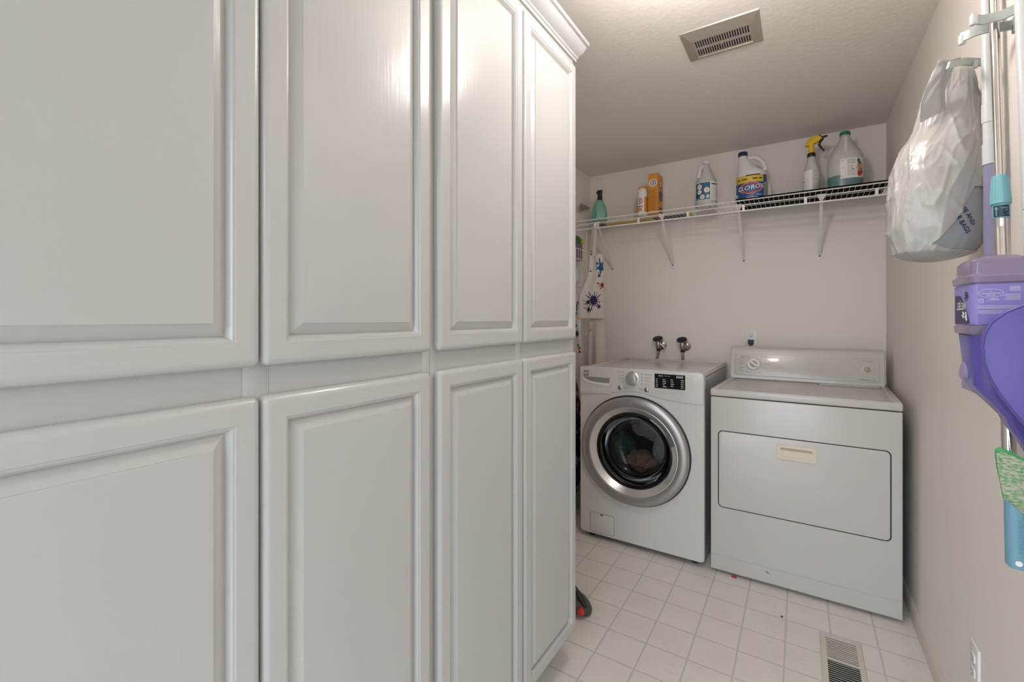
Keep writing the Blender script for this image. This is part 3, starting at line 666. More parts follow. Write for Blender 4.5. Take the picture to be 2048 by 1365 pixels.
# teal spray bottle, faceted
cx, cy = -1.207, 3.03; te = thing('spray_bottle', 'teal faceted spray bottle with a black trigger top, leftmost on the shelf', 'spray bottle', (cx, cy, ZD))
b = new(); fa = facing(cx, cy)
def hexa(z, a, bb, tw=0.0): return [(cx+a*math.cos(fa+tw+PI/6+k*PI/3), cy+bb*math.sin(fa+tw+PI/6+k*PI/3), z) for k in range(6)]
loft(b, [hexa(ZD, 0.052, 0.048), hexa(ZD+0.004, 0.056, 0.052), hexa(ZD+0.055, 0.057, 0.050, 0.18), hexa(ZD+0.100, 0.048, 0.042, 0.0), hexa(ZD+0.140, 0.026, 0.024, -0.15), hexa(ZD+0.150, 0.018, 0.018, -0.15)]); obj('bottle', b, 'teal', te, 12)
b = new(); loft(b, [ell(cx, cy, ZD+0.148, 0.019, 0.017), ell(cx, cy, ZD+0.165, 0.016, 0.014), ell(cx+0.002, cy, ZD+0.19, 0.016, 0.014), ell(cx-0.002, cy, ZD+0.208, 0.024, 0.014), ell(cx+0.003, cy, ZD+0.220, 0.020, 0.012)])
tube(b, [(cx+0.014, cy-0.004, ZD+0.195), (cx+0.020, cy-0.006, ZD+0.165), (cx+0.021, cy-0.006, ZD+0.142)], [0.006, 0.005, 0.003], 8); obj('trigger_head', b, 'black', te)

# powder can
def emblem(bm, fn, s, t, r, h=0.0004):
    """round emblem: red ring, white disc, arm and hammer strokes; slots 0 red, 1 white, 2 navy"""
    wrap_disc(bm, fn, s, t, r, 0, h); wrap_disc(bm, fn, s, t, r*0.74, 1, h+0.0003)
    for pl in ([(-.42, -.28), (.30, -.40), (.42, -.18), (.10, -.02), (-.30, -.06)], [(.05, -.05), (.22, -.05), (.22, .42), (.05, .42)], [(-.30, .22), (.42, .34), (.42, .52), (-.30, .40)]): fan(bm, sub([(s+x*r, t+y*r) for x, y in pl], 3), fn, 2, h+0.0007, 2)
cx, cy, r = -0.898, 3.03, 0.035; ca = thing('powder_can', 'white and orange powder can standing left of the orange carton', 'can', (cx, cy, ZD))
b = new(); lathe(b, [(0.033, 0), (r, 0.004), (r, 0.150), (0.030, 0.178), (0.026, 0.183)], (cx, cy, ZD)); obj('canister', b, 'plastic_w', ca)
b = new(); lathe(b, [(0.029, 0.176), (0.030, 0.187), (0.027, 0.191), (0, 0.192)], (cx, cy, ZD)); box(b, cx-0.004, cy-0.012, ZD+0.190, cx+0.018, cy+0.012, ZD+0.199, 0, 0.002, 1); obj('cap', b, 'orange', ca, 40, 'orange cap')
fn = cyl_wrap(cx, cy, r, facing(cx, cy), ZD); b = new(); wrap_rect(b, fn, -0.052, -0.002, 0.022, 0.122, 0); wrap_rect(b, fn, -0.002, 0.010, 0.022, 0.122, 3); wrap_rect(b, fn, 0.010, 0.052, 0.022, 0.122, 4)
emblem(b, fn, -0.020, 0.094, 0.020); wrap_rect(b, fn, -0.05, 0.0, 0.055, 0.061, 2, 0.0003); wrap_rect(b, fn, -0.05, -0.004, 0.026, 0.050, 4, 0.0003)
obj('label_wrap', b, ['red', 'whiteprint', 'navy', 'label_w', 'orange'], ca, 60)
for f in bpy.data.objects['label_wrap'].data.polygons:
    if f.index < 14: f.material_index = 3
# orange carton
x0, x1, y0, y1 = -0.853, -0.788, 3.0, 3.127; bx = thing('carton', 'tall orange carton with a round emblem on the wire shelf', 'carton', ((x0+x1)/2, 3.06, ZD))
obj('box', box(new(), x0, y0, ZD+0.0002, x1, y1, ZD+0.268, 0, 0.0015, 1), 'orange', bx, 30)
fn = flat((x0, y0-0.0006, ZD), (1, 0, 0), (0, 0, 1)); b = new()
sun = []
for k in range(48): rr = 0.024 if k % 2 else 0.0285; sun.append((0.0325+rr*math.cos(2*PI*k/48), 0.205+rr*math.sin(2*PI*k/48)))
patch(b, sun, fn, 1, 0.0002); emblem(b, fn, 0.0325, 0.205, 0.0195, 0.0004)
for i in range(14): bars(b, [(0.008, 0.057-random.uniform(0, 0.012), 0.155-0.010*i)], lambda x, y, h: fn(x, y, 0.0003), 3, 0.0045)
outline(b, rrect(0.004, 0.012, 0.061, 0.166, 0.001, 1), lambda x, y: fn(x, y, 0.0003), 0.001, 3)
obj('front_printing', b, ['red', 'whiteprint', 'navy', 'orange_d'], bx, 0)
fn = flat((x1+0.0006, y0, ZD), (0, 1, 0), (0, 0, 1)); b = new()
patch(b, circle(0.06, 0.20, 0.04, 24, 0.03), fn, 3, 0.0002); patch(b, [(0.02, 0.14), (0.06, 0.165), (0.11, 0.15), (0.105, 0.10), (0.05, 0.085), (0.025, 0.10)], fn, 2, 0.0004); patch(b, rrect(0.03, 0.012, 0.11, 0.05, 0.01, 3), fn, 2, 0.0004); patch(b, circle(0.06, 0.205, 0.02), fn, 1, 0.0005)
obj('side_printing', b, ['red', 'whiteprint', 'navy', 'orange_d'], bx, 0)

# daisy jug
cx, cy, r = -0.498, 3.03, 0.063; jg = thing('jug', 'translucent white jug with a blue daisy label in the middle of the shelf', 'jug', (cx, cy, ZD))
b = new(); lathe(b, [(0.058, 0), (r, 0.006), (r, 0.150), (0.061, 0.165), (0.050, 0.190), (0.036, 0.222), (0.024, 0.252), (0.018, 0.268), (0.0175, 0.278)], (cx, cy, ZD)); obj('bottle', b, 'clearjug', jg)
b = new(); lathe(b, [(0.021, 0.276), (0.021, 0.290), (0.019, 0.293), (0, 0.293)], (cx, cy, ZD)); obj('cap', b, 'plastic_w', jg)
b = new(); p = [(cx-0.012, cy-0.022, ZD+0.262), (cx-0.030, cy-0.034, ZD+0.240), (cx-0.034, cy-0.044, ZD+0.205), (cx-0.036, cy-0.048, ZD+0.180)]; tube(b, p, [0.009, 0.012, 0.012, 0.010], 12); obj('handle', b, 'hdpe', jg)
b = new(); lathe(b, [(0.056, 0.002), (0.0605, 0.008), (0.0605, 0.055), (0, 0.055)], (cx, cy, ZD)); obj('liquid', b, 'hdpe', jg)
fn = cyl_wrap(cx, cy, r, facing(cx, cy), ZD); b = new(); wrap_rect(b, fn, -0.078, 0.078, 0.036, 0.150, 0); wrap_rect(b, fn, -0.072, 0.022, 0.040, 0.146, 1, 0.0003)
for s, t, rr in ((-0.040, 0.122, 0.017), (0.004, 0.098, 0.018), (-0.040, 0.090, 0.015), (-0.022, 0.058, 0.015), (0.010, 0.060, 0.010)):
    for k in range(9): a = 2*PI*k/9; wrap_disc(b, fn, s+rr*0.62*math.cos(a), t+rr*0.62*math.sin(a), rr*0.36, 0, 0.0006+0.00003*k, 10)
    wrap_disc(b, fn, s, t, rr*0.36, 2, 0.0012, 12)
wrap_rect(b, fn, -0.070, -0.048, 0.062, 0.078, 3, 0.0006, 4); wrap_rect(b, fn, -0.070, -0.030, 0.042, 0.050, 4, 0.0006, 6); wrap_rect(b, fn, 0.000, 0.018, 0.044, 0.060, 4, 0.0005, 4)
wrap_rect(b, fn, 0.030, 0.076, 0.132, 0.138, 3, 0.0004, 6)
for i in range(7): wrap_rect(b, fn, 0.030, 0.072, 0.048+0.011*i, 0.0495+0.011*i, 5, 0.0004, 5)
obj('label_wrap', b, ['label_w', 'daisyblue', 'yellow', 'black', 'aqua', 'line'], jg, 60)

# bleach bottle
cx, cy = -0.247, 3.03; zb = ZD+0.0062; bl = thing('bleach_bottle', 'white bleach bottle with navy cap and blue CLOROX label', 'bottle', (cx, cy, zb))
b = new(); A, B_ = 0.080, 0.060
S = [(0.0, A-0.006, B_-0.006, 0), (0.006, A, B_, 0), (0.145, A, B_, 0), (0.160, A-0.001, B_-0.002, 0), (0.172, 0.074, 0.056, -0.004), (0.185, 0.063, 0.050, -0.013), (0.205, 0.050, 0.045, -0.024), (0.230, 0.039, 0.038, -0.033), (0.255, 0.029, 0.029, -0.041), (0.270, 0.024, 0.024, -0.044), (0.278, 0.023, 0.023, -0.045)]
loft(b, [ell(cx+o_, cy, zb+z, a, bb, 36, 2.3) for z, a, bb, o_ in S]); obj('bottle', b, 'hdpe', bl, 60)
b = new(); lathe(b, [(0.026, 0.274), (0.026, 0.297), (0.024, 0.300), (0, 0.300)], (cx-0.045, cy, zb), n=30); obj('cap', b, 'navy', bl)
b = new(); tube(b, [(cx-0.026, cy, zb+0.256), (cx-0.005, cy, zb+0.262), (cx+0.022, cy, zb+0.258), (cx+0.045, cy, zb+0.243), (cx+0.062, cy, zb+0.220), (cx+0.070, cy, zb+0.195), (cx+0.070, cy, zb+0.168)], [0.012, 0.0125, 0.012, 0.012, 0.013, 0.014, 0.014], 14); obj('handle', b, 'hdpe', bl)
def sup(a0):
    def fn(s, t, h=0.0):
        th_ = a0+s/0.070; c, s2 = math.cos(th_), math.sin(th_); p_ = 2/2.3
        x = A*math.copysign(abs(c)**p_, c); y = B_*math.copysign(abs(s2)**p_, s2); n = Vector((x/A**2, y/B_**2, 0)).normalized()
        return Vector((cx+x, cy+y, zb+t))+n*(0.0006+h)
    return fn
fn = sup(facing(cx, cy)-0.05); b = new()
wrap_rect(b, fn, -0.115, 0.125, 0.008, 0.142, 1, 0, 40); wrap_rect(b, fn, -0.098, 0.062, 0.100, 0.142, 0, 0.0003, 30); wrap_rect(b, fn, 0.064, 0.12, 0.012, 0.100, 5, 0.0003, 16)
for i in range(10): wrap_rect(b, fn, 0.070, 0.112, 0.018+0.008*i, 0.0198+0.008*i, 3, 0.0005, 10)
dm = [(-0.064, 0.068), (-0.038, 0.088), (0.000, 0.104), (0.036, 0.088), (0.062, 0.068), (0.036, 0.046), (0.000, 0.034), (-0.038, 0.046)]
fan(b, sub([(x*1.04, 0.069+(y-0.069)*1.06) for x, y in dm], 4), fn, 3, 0.0004); fan(b, sub(dm, 4), fn, 2, 0.0008); fan(b, sub([(x*0.76, 0.069+(y-0.069)*0.72) for x, y in dm], 4), fn, 1, 0.0011)
text(b, 'CLOROX', 0.034, lambda x, y: fn(x+0.10*y, 0.069+y+0.10*x, 0.0016), 3, squeeze=0.86)
for s0, s1 in ((-0.070, -0.050), (-0.040, -0.014), (0.006, 0.026), (0.034, 0.052)): wrap_rect(b, fn, s0, s1, 0.117, 0.124, 4, 0.0005, 4)
wrap_rect(b, fn, -0.02, 0.04, 0.139, 0.145, 4, 0.0005, 6); text(b, 'Bleach', 0.011, lambda x, y: fn(0.036+x, 0.026+y, 0.0008), 3); wrap_disc(b, fn, -0.078, 0.030, 0.010, 3, 0.0005)
wrap_rect(b, fn, -0.02, 0.03, 0.010, 0.013, 3, 0.0005, 5)
obj('label_wrap', b, ['yellow', 'blue', 'red', 'whiteprint', 'gap', 'grey'], bl, 60)

tag(obj('slim_bottle', lathe(new(), [(0.014, 0), (0.018, 0.004), (0.018, 0.085), (0.012, 0.105), (0.010, 0.125), (0, 0.126)], (-0.160, 3.135, zb), n=20), 'hdpe'), 'small white bottle peeking out behind the CLOROX bottle', 'bottle')

# trigger spray
cx, cy = 0.052, 3.03; sp = thing('trigger_spray_bottle', 'clear white spray bottle with yellow and black trigger head', 'spray bottle', (cx, cy, zb))
b = new(); lathe(b, [(0.037, 0), (0.041, 0.005), (0.041, 0.110), (0.039, 0.130), (0.030, 0.155), (0.021, 0.180), (0.019, 0.205), (0.018, 0.215)], (cx, cy, zb)); obj('bottle', b, 'clearjug', sp)
b = new(); lathe(b, [(0.036, 0.003), (0.0385, 0.006), (0.0385, 0.085), (0, 0.085)], (cx, cy, zb)); obj('liquid', b, 'label_w', sp)
b = new(); lathe(b, [(0.020, 0.205), (0.021, 0.208), (0.020, 0.224), (0.017, 0.228)], (cx, cy, zb), n=28); obj('collar', b, 'black', sp)
fx = Vector((0.96, -0.28, 0)).normalized(); pf = lambda x, z, h: Vector((cx, cy, zb))+fx*x+Vector((0, 0, z))+Vector((-fx.y, fx.x, 0))*h
b = new(); lathe(b, [(0.014, 0.224), (0.013, 0.280), (0.014, 0.285)], (cx, cy, zb), n=22)
hp = [(-0.030, 0.272), (-0.028, 0.286), (-0.016, 0.303), (0.004, 0.318), (0.024, 0.324), (0.036, 0.318), (0.050, 0.306), (0.054, 0.298), (0.044, 0.290), (0.022, 0.279), (-0.004, 0.271)]
dome_plate(b, hp, lambda x, y, h: pf(x, y, -h+0.0-0.012), 0.024, 0.006); hd = obj('trigger_head', b, 'yellow_p', sp, 40)
b = new(); dome_plate(b, [(0.030, 0.322), (0.046, 0.316), (0.056, 0.304), (0.058, 0.292), (0.048, 0.280), (0.042, 0.268), (0.050, 0.252), (0.064, 0.230), (0.056, 0.226), (0.040, 0.248), (0.033, 0.266), (0.040, 0.284), (0.046, 0.297), (0.036, 0.308)], lambda x, y, h: pf(x, y, -h-0.008), 0.016, 0.003)
tube(b, [pf(0.050, 0.302, 0), pf(0.076, 0.305, 0)], 0.006, 10); obj('trigger', b, 'black', hd, 40, 'black trigger and nozzle')
fn = cyl_wrap(cx, cy, 0.041, facing(cx, cy), zb); b = new(); wrap_rect(b, fn, -0.055, 0.004, 0.008, 0.125, 0, 0, 12)
patch(b, [(-0.050, 0.122), (-0.002, 0.122), (-0.012, 0.110), (-0.030, 0.090), (-0.050, 0.080)], fn, 1, 0.0004)
tri = [(-0.047, 0.083), (-0.036, 0.098), (-0.036, 0.112), (-0.033, 0.112), (-0.033, 0.097), (-0.044, 0.081)]; patch(b, tri, fn, 0, 0.0008)
bars(b, [(-0.048, -0.020, 0.075), (-0.046, -0.034, 0.065), (-0.050, -0.014, 0.055), (-0.048, -0.026, 0.042), (-0.030, -0.012, 0.012)], lambda x, y, h: fn(x, y, 0.0005), 1, 0.004)
for i in range(5): bars(b, [(0.020, 0.028, 0.030+0.021*i)], lambda x, y, h: fn(x, y, 0.0005), 2, 0.005)
bars(b, [(0.0155, 0.0165, 0.072)], lambda x, y, h: fn(x, y, 0.0005), 2, 0.09)
obj('label_wrap', b, ['label_w', 'navy', 'greyline'], sp, 60)

# vinegar jug
cx, cy, r = 0.205, 3.04, 0.080; vj = thing('gallon_jug', 'large clear gallon jug with green cap and teal liquid at the shelf right end', 'jug', (cx, cy, zb))
b = new(); loft(b, [ell(cx, cy, zb+z, a, a, 36, p) for z, a, p in ((0, 0.072, 2.4), (0.006, 0.079, 2.5), (0.150, 0.080, 2.5), (0.175, 0.078, 2.4), (0.205, 0.066, 2.2), (0.240, 0.046, 2), (0.270, 0.028, 2), (0.290, 0.021, 2), (0.300, 0.0205, 2))], cap=True); obj('bottle', b, 'clearjug', vj, 60)
b = new(); lathe(b, [(0.0245, 0.297), (0.0245, 0.312), (0.022, 0.316), (0, 0.316)], (cx, cy, zb)); obj('cap', b, 'green', vj)
fv = facing(cx, cy); hx, hy = math.cos(fv), math.sin(fv)
b = new(); tube(b, [(cx+hx*rr+0.004, cy+hy*rr, zb+z) for rr, z in ((0.020, 0.284), (0.036, 0.270), (0.046, 0.235), (0.062, 0.205), (0.074, 0.188))], [0.010, 0.0115, 0.0115, 0.012, 0.010], 12); obj('handle', b, 'hdpe', vj)
b = new(); loft(b, [ell(cx, cy, zb+z, a, a, 36, 2.5) for z, a in ((0.0005, 0.0724), (0.006, 0.0794), (0.066, 0.0804), (0.0662, 0.078))]); obj('liquid', b, 'liquid', vj, 40)
def supv(s, t, h=0.0):
    th_ = fv+s/0.080; c, s2 = math.cos(th_), math.sin(th_); p_ = 2/2.5; x = 0.08*math.copysign(abs(c)**p_, c); y = 0.08*math.copysign(abs(s2)**p_, s2)
    return Vector((cx+x, cy+y, zb+t))+Vector((c, s2, 0))*(0.0008+h)
b = new(); wrap_rect(b, supv, -0.012, 0.105, 0.044, 0.150, 0, 0, 22); lines = []
for i in range(5): lines.append((0.008, 0.038, 0.142-0.005*i))
for i in range(8): lines.append((0.008, 0.036+random.uniform(-.008, .01), 0.108-0.007*i))
for x0_, x1_, y_ in lines: wrap_rect(b, supv, x0_, x1_, y_-0.001, y_+0.001, 1, 0.0004, 4)
for t in (0.138, 0.100, 0.056): wrap_disc(b, supv, -0.004, t, 0.0028, 1, 0.0004, 10)
for s, t, rr, mi in ((0.056, 0.134, 0.009, 2), (0.062, 0.118, 0.012, 3), (0.058, 0.108, 0.010, 4), (0.062, 0.096, 0.011, 4), (0.050, 0.094, 0.008, 5), (0.070, 0.088, 0.010, 3), (0.060, 0.078, 0.011, 4), (0.062, 0.064, 0.014, 6), (0.076, 0.110, 0.009, 5), (0.078, 0.072, 0.009, 3), (0.028, 0.090, 0.003, 3)): wrap_disc(b, supv, s, t, rr, mi, 0.0005+0.0001*mi)
M['veg'] = mat('leaf print', (0.03, 0.14, 0.04), 0.5); M['carrot'] = mat('carrot print', (0.62, 0.22, 0.06), 0.5); M['onion'] = mat('tan print', (0.55, 0.38, 0.22), 0.5)
obj('label_wrap', b, ['label_w', 'greyline', 'blue', 'veg', 'carrot', 'onion', 'red'], vj, 60)

# ================================================================== APRON, RACK (left corner)
def lerp_pts(pts, z):
    pts = sorted(pts)
    if z <= pts[0][0]: return pts[0][1]
    for (a, x), (c, y) in zip(pts, pts[1:]):
        if z <= c: return x+(y-x)*(z-a)/(c-a)
    return pts[-1][1]
def splat_color(x, z, base, splats, seed=0):
    col = base
    for sx, sz, R, c, spikes, asp in splats:
        dx, dz = (x-sx), (z-sz)*asp; d = math.hypot(dx, dz); a = math.atan2(dz, dx)
        e = 0.5+0.5*math.sin(a*spikes+sx*90)+0.5*noise.noise(Vector((math.cos(a)*3, math.sin(a)*3, sx*50+seed)))
        lim = R*(0.42+0.75*max(0, e)**3*(0.6+0.6*noise.noise(Vector((math.cos(a)*9, math.sin(a)*9, sz*70)))))
        lim += 0.004*noise.noise(Vector((x*180, z*180, seed)))
        f_ = max(0.0, min(1.0, (lim-d)/0.0012+0.5)); col = tuple(a_*(1-f_)+b_*f_ for a_, b_ in zip(col, c))
        if f_ > 0: continue
        if d < R*1.9 and noise.noise(Vector((x*210, z*170, seed+sx*30))) > 0.66: col = c
    return col
def cloth(zs, left, right, y_fn, base, splats, nx=60, nz=160, seed=0, thick=0.003):
    bm = new(); cl = bm.loops.layers.float_color.new('Col'); g = []; z0, z1 = zs
    for j in range(nz+1):
        z = z0+(z1-z0)*j/nz; xl, xr = lerp_pts(left, z), lerp_pts(right, z)
        g.append([bm.verts.new((xl+(xr-xl)*i/nx, y_fn(i/nx, z), z)) for i in range(nx+1)])
    gb = [[bm.verts.new(v.co+Vector((0, thick, 0))) for v in r] for r in g]
    def colr(v): return (*splat_color(v.co.x, v.co.z, base, splats, seed), 1)
    cc = {v: colr(v) for r in g for v in r}
    for j in range(nz):
        for i in range(nx):
            f = face(bm, [g[j][i], g[j][i+1], g[j+1][i+1], g[j+1][i]])
            for l in f.loops: l[cl] = cc[l.vert]
            f = face(bm, [gb[j][i], gb[j+1][i], gb[j+1][i+1], gb[j][i+1]])
            for l in f.loops: l[cl] = (*base, 1)
    rim = [g[0][i] for i in range(nx+1)]+[g[j][nx] for j in range(1, nz+1)]+[g[nz][i] for i in range(nx-1, -1, -1)]+[g[j][0] for j in range(nz-1, 0, -1)]
    rb = [gb[0][i] for i in range(nx+1)]+[gb[j][nx] for j in range(1, nz+1)]+[gb[nz][i] for i in range(nx-1, -1, -1)]+[gb[j][0] for j in range(nz-1, 0, -1)]
    for k in range(len(rim)):
        f = face(bm, [rim[k], rb[k], rb[(k+1) % len(rim)], rim[(k+1) % len(rim)]])
        if f:
            for l in f.loops: l[cl] = (*base, 1)
    return bm
W_ = (0.70, 0.66, 0.625); NAVY = (0.035, 0.025, 0.085); BLU = (0.015, 0.10, 0.26); RED = (0.32, 0.02, 0.015); BLK = (0.012, 0.012, 0.014); GRN = (0.01, 0.16, 0.07); YEL = (0.55, 0.33, 0.06)
ap = thing('apron', 'white apron with blue, red and purple paint splatters hung from the wire shelf', 'apron', (-1.2, 2.9, 0.62))
left = [(1.275, -1.300), (1.40, -1.300), (1.46, -1.285), (1.55, -1.245), (1.62, -1.228), (1.712, -1.222)]; right = [(1.275, -1.118), (1.712, -1.126)]
spl = [(-1.196, 1.398, 0.062, NAVY, 15, 0.85), (-1.240, 1.385, 0.032, NAVY, 7, 1.3), (-1.235, 1.335, 0.026, BLK, 9, 0.9), (-1.142, 1.625, 0.036, BLU, 5, 0.5), (-1.170, 1.650, 0.024, BLU, 4, 1.4), (-1.130, 1.500, 0.036, RED, 8, 1.2), (-1.165, 1.515, 0.014, RED, 4, 1.4), (-1.160, 1.355, 0.022, NAVY, 9, 0.8), (-1.222, 1.602, 0.010, BLU, 3, 1), (-1.158, 1.57, 0.010, BLK, 3, 0.4)]
obj('bib', cloth((1.275, 1.712), left, right, lambda u, z: 2.895+0.006*math.sin(u*5+z*4)+0.004*math.sin(u*9), W_, spl, 150, 330, 1), 'apron', ap, 60)
left = [(0.62, -1.25), (1.0, -1.250), (1.30, -1.235)]; right = [(0.62, -1.115), (0.98, -1.118), (1.30, -1.128)]
obj('skirt', cloth((0.62, 1.30), left, right, lambda u, z: 2.925+0.016*math.sin(u*7.5+0.6)*min(1, (1.35-z)*3), (0.62, 0.565, 0.515), [(-1.236, 1.19, 0.012, GRN, 5, 1)], 30, 60, 4, 0.006), 'apron', ap, 60)
b = new()
def ribbon(bm, pts, w, d, th=0.002):
    d = Vector(d).normalized(); secs = []
    for i, p in enumerate(pts):
        p = Vector(p); t_ = (Vector(pts[min(i+1, len(pts)-1)])-Vector(pts[max(0, i-1)])).normalized(); nn = t_.cross(d).normalized()
        secs.append([p-d*w/2-nn*th/2, p+d*w/2-nn*th/2, p+d*w/2+nn*th/2, p-d*w/2+nn*th/2])
    loft(bm, secs)
ribbon(b, [(-1.196, 2.893, 1.700), (-1.192, 2.905, 1.80), (-1.193, 2.9235, 1.895), (-1.194, 2.928, 1.909), (-1.196, 2.9365, 1.909), (-1.200, 2.940, 1.895)], 0.022, (1, 0, 0))
ribbon(b, [(-1.214, 2.940, 1.700), (-1.216, 2.940, 1.80), (-1.216, 2.939, 1.898), (-1.214, 2.930, 1.911), (-1.212, 2.9215, 1.898)], 0.022, (1, 0, 0))
obj('neck_strap', b, 'cloth_w', ap, 40)
b = new(); tube(b, [(-1.232, 2.93, 1.742), (-1.212, 2.925, 1.738)], 0.003, 8); tube(b, [(-1.232, 2.93, 1.722), (-1.210, 2.925, 1.716)], 0.004, 8); obj('buckle', b, 'black', ap)

rk = thing('wire_rack', 'narrow white wire basket rack on the left wall behind the apron', 'rack', (-1.33, 2.8, 1.2))
for y in (2.56, 3.012):
    b = new(); tube(b, [(-1.300, y, 1.15), (-1.300, y, 1.90), (-1.367, y, 1.905)], 0.003, 8); obj('upright', b, 'wire', rk)
for z in (1.69, 1.50, 1.32):
    b = new()
    for zz in (z, z+0.07): tube(b, [(-1.366, 2.56, zz), (-1.300, 2.56, zz), (-1.298, 2.75, zz), (-1.300, 3.012, zz), (-1.366, 3.012, zz)], 0.0022, 7)
    for k in range(12): y = 2.58+0.036*k; tube(b, [(-1.3, y, z+0.07), (-1.3, y, z), (-1.366, y, z)], 0.0014, 6)
    obj('basket', b, 'wire', rk)
M['pkg_g'] = mat('green packet', (0.02, 0.16, 0.05), 0.35); M['pkg_p'] = mat('plum packet', (0.16, 0.11, 0.15), 0.35)
pk = thing('packet', 'green and plum foil packet with a round yellow badge in the wire rack', 'packet', (-1.335, 2.93, 1.694))
b = new(); loft(b, [ell(-1.336, 2.925, z, a, 0.070, 24, 3) for z, a in ((1.6935, 0.020), (1.71, 0.026), (1.80, 0.024))]); obj('lower_wrap', b, 'pkg_p', pk, 50)
b = new(); loft(b, [ell(-1.336, 2.925, z, a, bb, 24, 3) for z, a, bb in ((1.80, 0.024, 0.070), (1.83, 0.02, 0.068), (1.855, 0.010, 0.045), (1.862, 0.003, 0.025))]); obj('upper_wrap', b, 'pkg_g', pk, 50)
b = new(); fnb = flat((-1.309, 2.965, 1.822), (0, 1, 0), (0, 0, 1)); prism(b, circle(0, 0, 0.021, 20), lambda x, y, h: fnb(x, y, h), -0.004, 0.002); obj('badge', b, 'yellow', pk, 40)
for nm, zc, lb in (('clear_bag', 1.5025, 'crumpled clear bag in the second basket of the wire rack'), ('plastic_pouch', 1.3225, 'pale plastic pouch in the lowest basket of the wire rack')):
    bm = crumple(-1.334, 2.90, zc+0.075, 0.022, 0.065, 0.068, zc*7, 0.25, 4)
    lo = min(v.co.z for v in bm.verts)
    for v in bm.verts: v.co.z += zc-lo; v.co.x = min(-1.306, max(-1.366, v.co.x))
    tag(obj(nm, bm, 'clearjug', None, 180), lb, 'bag')
sa = thing('smock', 'second paint-splattered white smock hanging behind the apron beside the cabinet', 'smock', (-1.3, 2.84, 0.9))
obj('body', cloth((0.93, 1.30), [(0.93, -1.350), (1.2, -1.345), (1.30, -1.335)], [(0.93, -1.262), (1.1, -1.258), (1.30, -1.268)], lambda u, z: 2.835+0.012*math.sin(u*6+z*5), (0.64, 0.59, 0.54), [(-1.292, 1.17, 0.034, BLK, 11, 0.8), (-1.300, 1.225, 0.022, GRN, 7, 1.2), (-1.275, 1.275, 0.022, YEL, 5, 1), (-1.272, 1.07, 0.020, RED, 5, 1.3), (-1.285, 1.09, 0.018, GRN, 6, 0.9), (-1.268, 1.045, 0.016, BLK, 6, 1)], 80, 240, 9), 'apron', sa, 60)
b = new(); ribbon(b, [(-1.30, 2.837, 1.295), (-1.302, 2.85, 1.36), (-1.297, 2.862, 1.394), (-1.305, 2.868, 1.396)], 0.018, (0, 1, 0)); obj('hanging_loop', b, 'black', sa, 40)
b = crumple(-1.29, 2.70, 0.46, 0.07, 0.14, 0.44, 5.5, 0.18, 5)
for v in b.verts: v.co.x = min(-1.115, max(-1.366, v.co.x)); v.co.z = max(0.0, v.co.z)
tag(obj('laundry_bag', b, 'pattern', None, 180), 'dark patterned laundry bag squeezed between washer and left wall', 'bag')
b = new(); A_, B2, C_ = Vector((-1.3695, 3.074, 2.127)), Vector((-1.3695, 3.243, 2.128)), Vector((-1.325, 2.945, 2.045)); n_ = (B2-A_).cross(C_-A_).normalized()*0.005
T = [b.verts.new(p) for p in (A_, B2, C_)]; U_ = [b.verts.new(p+n_*(1 if n_.z > 0 else -1)) for p in (A_, B2, C_)]
face(b, T); face(b, U_[::-1])
for k in range(3): face(b, [T[k], T[(k+1) % 3], U_[(k+1) % 3], U_[k]])
tag(obj('corner_plate', b, 'grey', None, 0), 'small grey triangular plate on the left wall above the teal spray bottle', 'plate')

# ================================================================== FAUCETS, OUTLETS, VENTS
def faucet(x, z, spout, lean, label, hose_label):
    t = thing('faucet_valve', label, 'faucet', (x, 3.22, z-0.06), 'laundry faucets on the back wall')
    b = new(); lathe(b, [(0.034, 0), (0.033, 0.004), (0.024, 0.010), (0.012, 0.014), (0.0115, 0.05)], (x+0.012, YB-0.0005, z-0.045), (0, -1, 0), 28); obj('wall_flange', b, 'steel', t)
    b = new(); lathe(b, [(0.014, -0.022), (0.017, -0.014), (0.018, 0.010), (0.013, 0.018), (0.011, 0.032), (0.005, 0.034), (0.005, 0.05)], (x, 3.200, z-0.045), (-0.05, -0.25, 1), 20)
    if spout: tube(b, [(x+0.010, 3.200, z-0.035), (x+0.030, 3.198, z-0.050), (x+0.052, 3.195, z-0.075)], [0.012, 0.010, 0.004], 12)
    obj('valve_body', b, 'steel', t)
    ax = Vector((-0.05, -0.55, 1)).normalized(); c = Vector((x-0.002, 3.190, z)); e1, e2 = frame_from(ax); b = new()
    n = 48; pts = [c+(e1*math.cos(2*PI*k/n)+e2*math.sin(2*PI*k/n))*(0.029+0.0022*math.cos(8*2*PI*k/n)) for k in range(n)]
    tube(b, pts, 0.0052, 8, closed=True); lathe(b, [(0.0, -0.006), (0.012, -0.006), (0.013, 0.004), (0.007, 0.007), (0, 0.008)], c, ax, 18)
    for k in range(8): a = 2*PI*k/8; tube(b, [c+(e1*math.cos(a)+e2*math.sin(a))*0.010, c+(e1*math.cos(a)+e2*math.sin(a))*0.028], 0.0042, 6)
    obj('wheel_handle', b, 'black', t)
    h = thing('washer_hose', hose_label, 'hose', (x, 3.2, 0.9), 'braided hoses under the faucets')
    b = new(); tube(b, [(x+0.001, 3.206, z-0.068), (x, 3.205, z-0.09), (x-0.35*lean, 3.210, z-0.12), (x-lean, 3.222, z-0.16), (x-1.6*lean, 3.2300, z-0.22), (x-2*lean, 3.231, z-0.40)], 0.0085, 12); obj('tube', b, 'hose', h)
    b = new(); lathe(b, [(0.014, -0.018), (0.015, -0.010), (0.015, 0.0)], (x+0.001, 3.205, z-0.068), (0, 0, 1), 8); obj('coupling_nut', b, 'black', h)
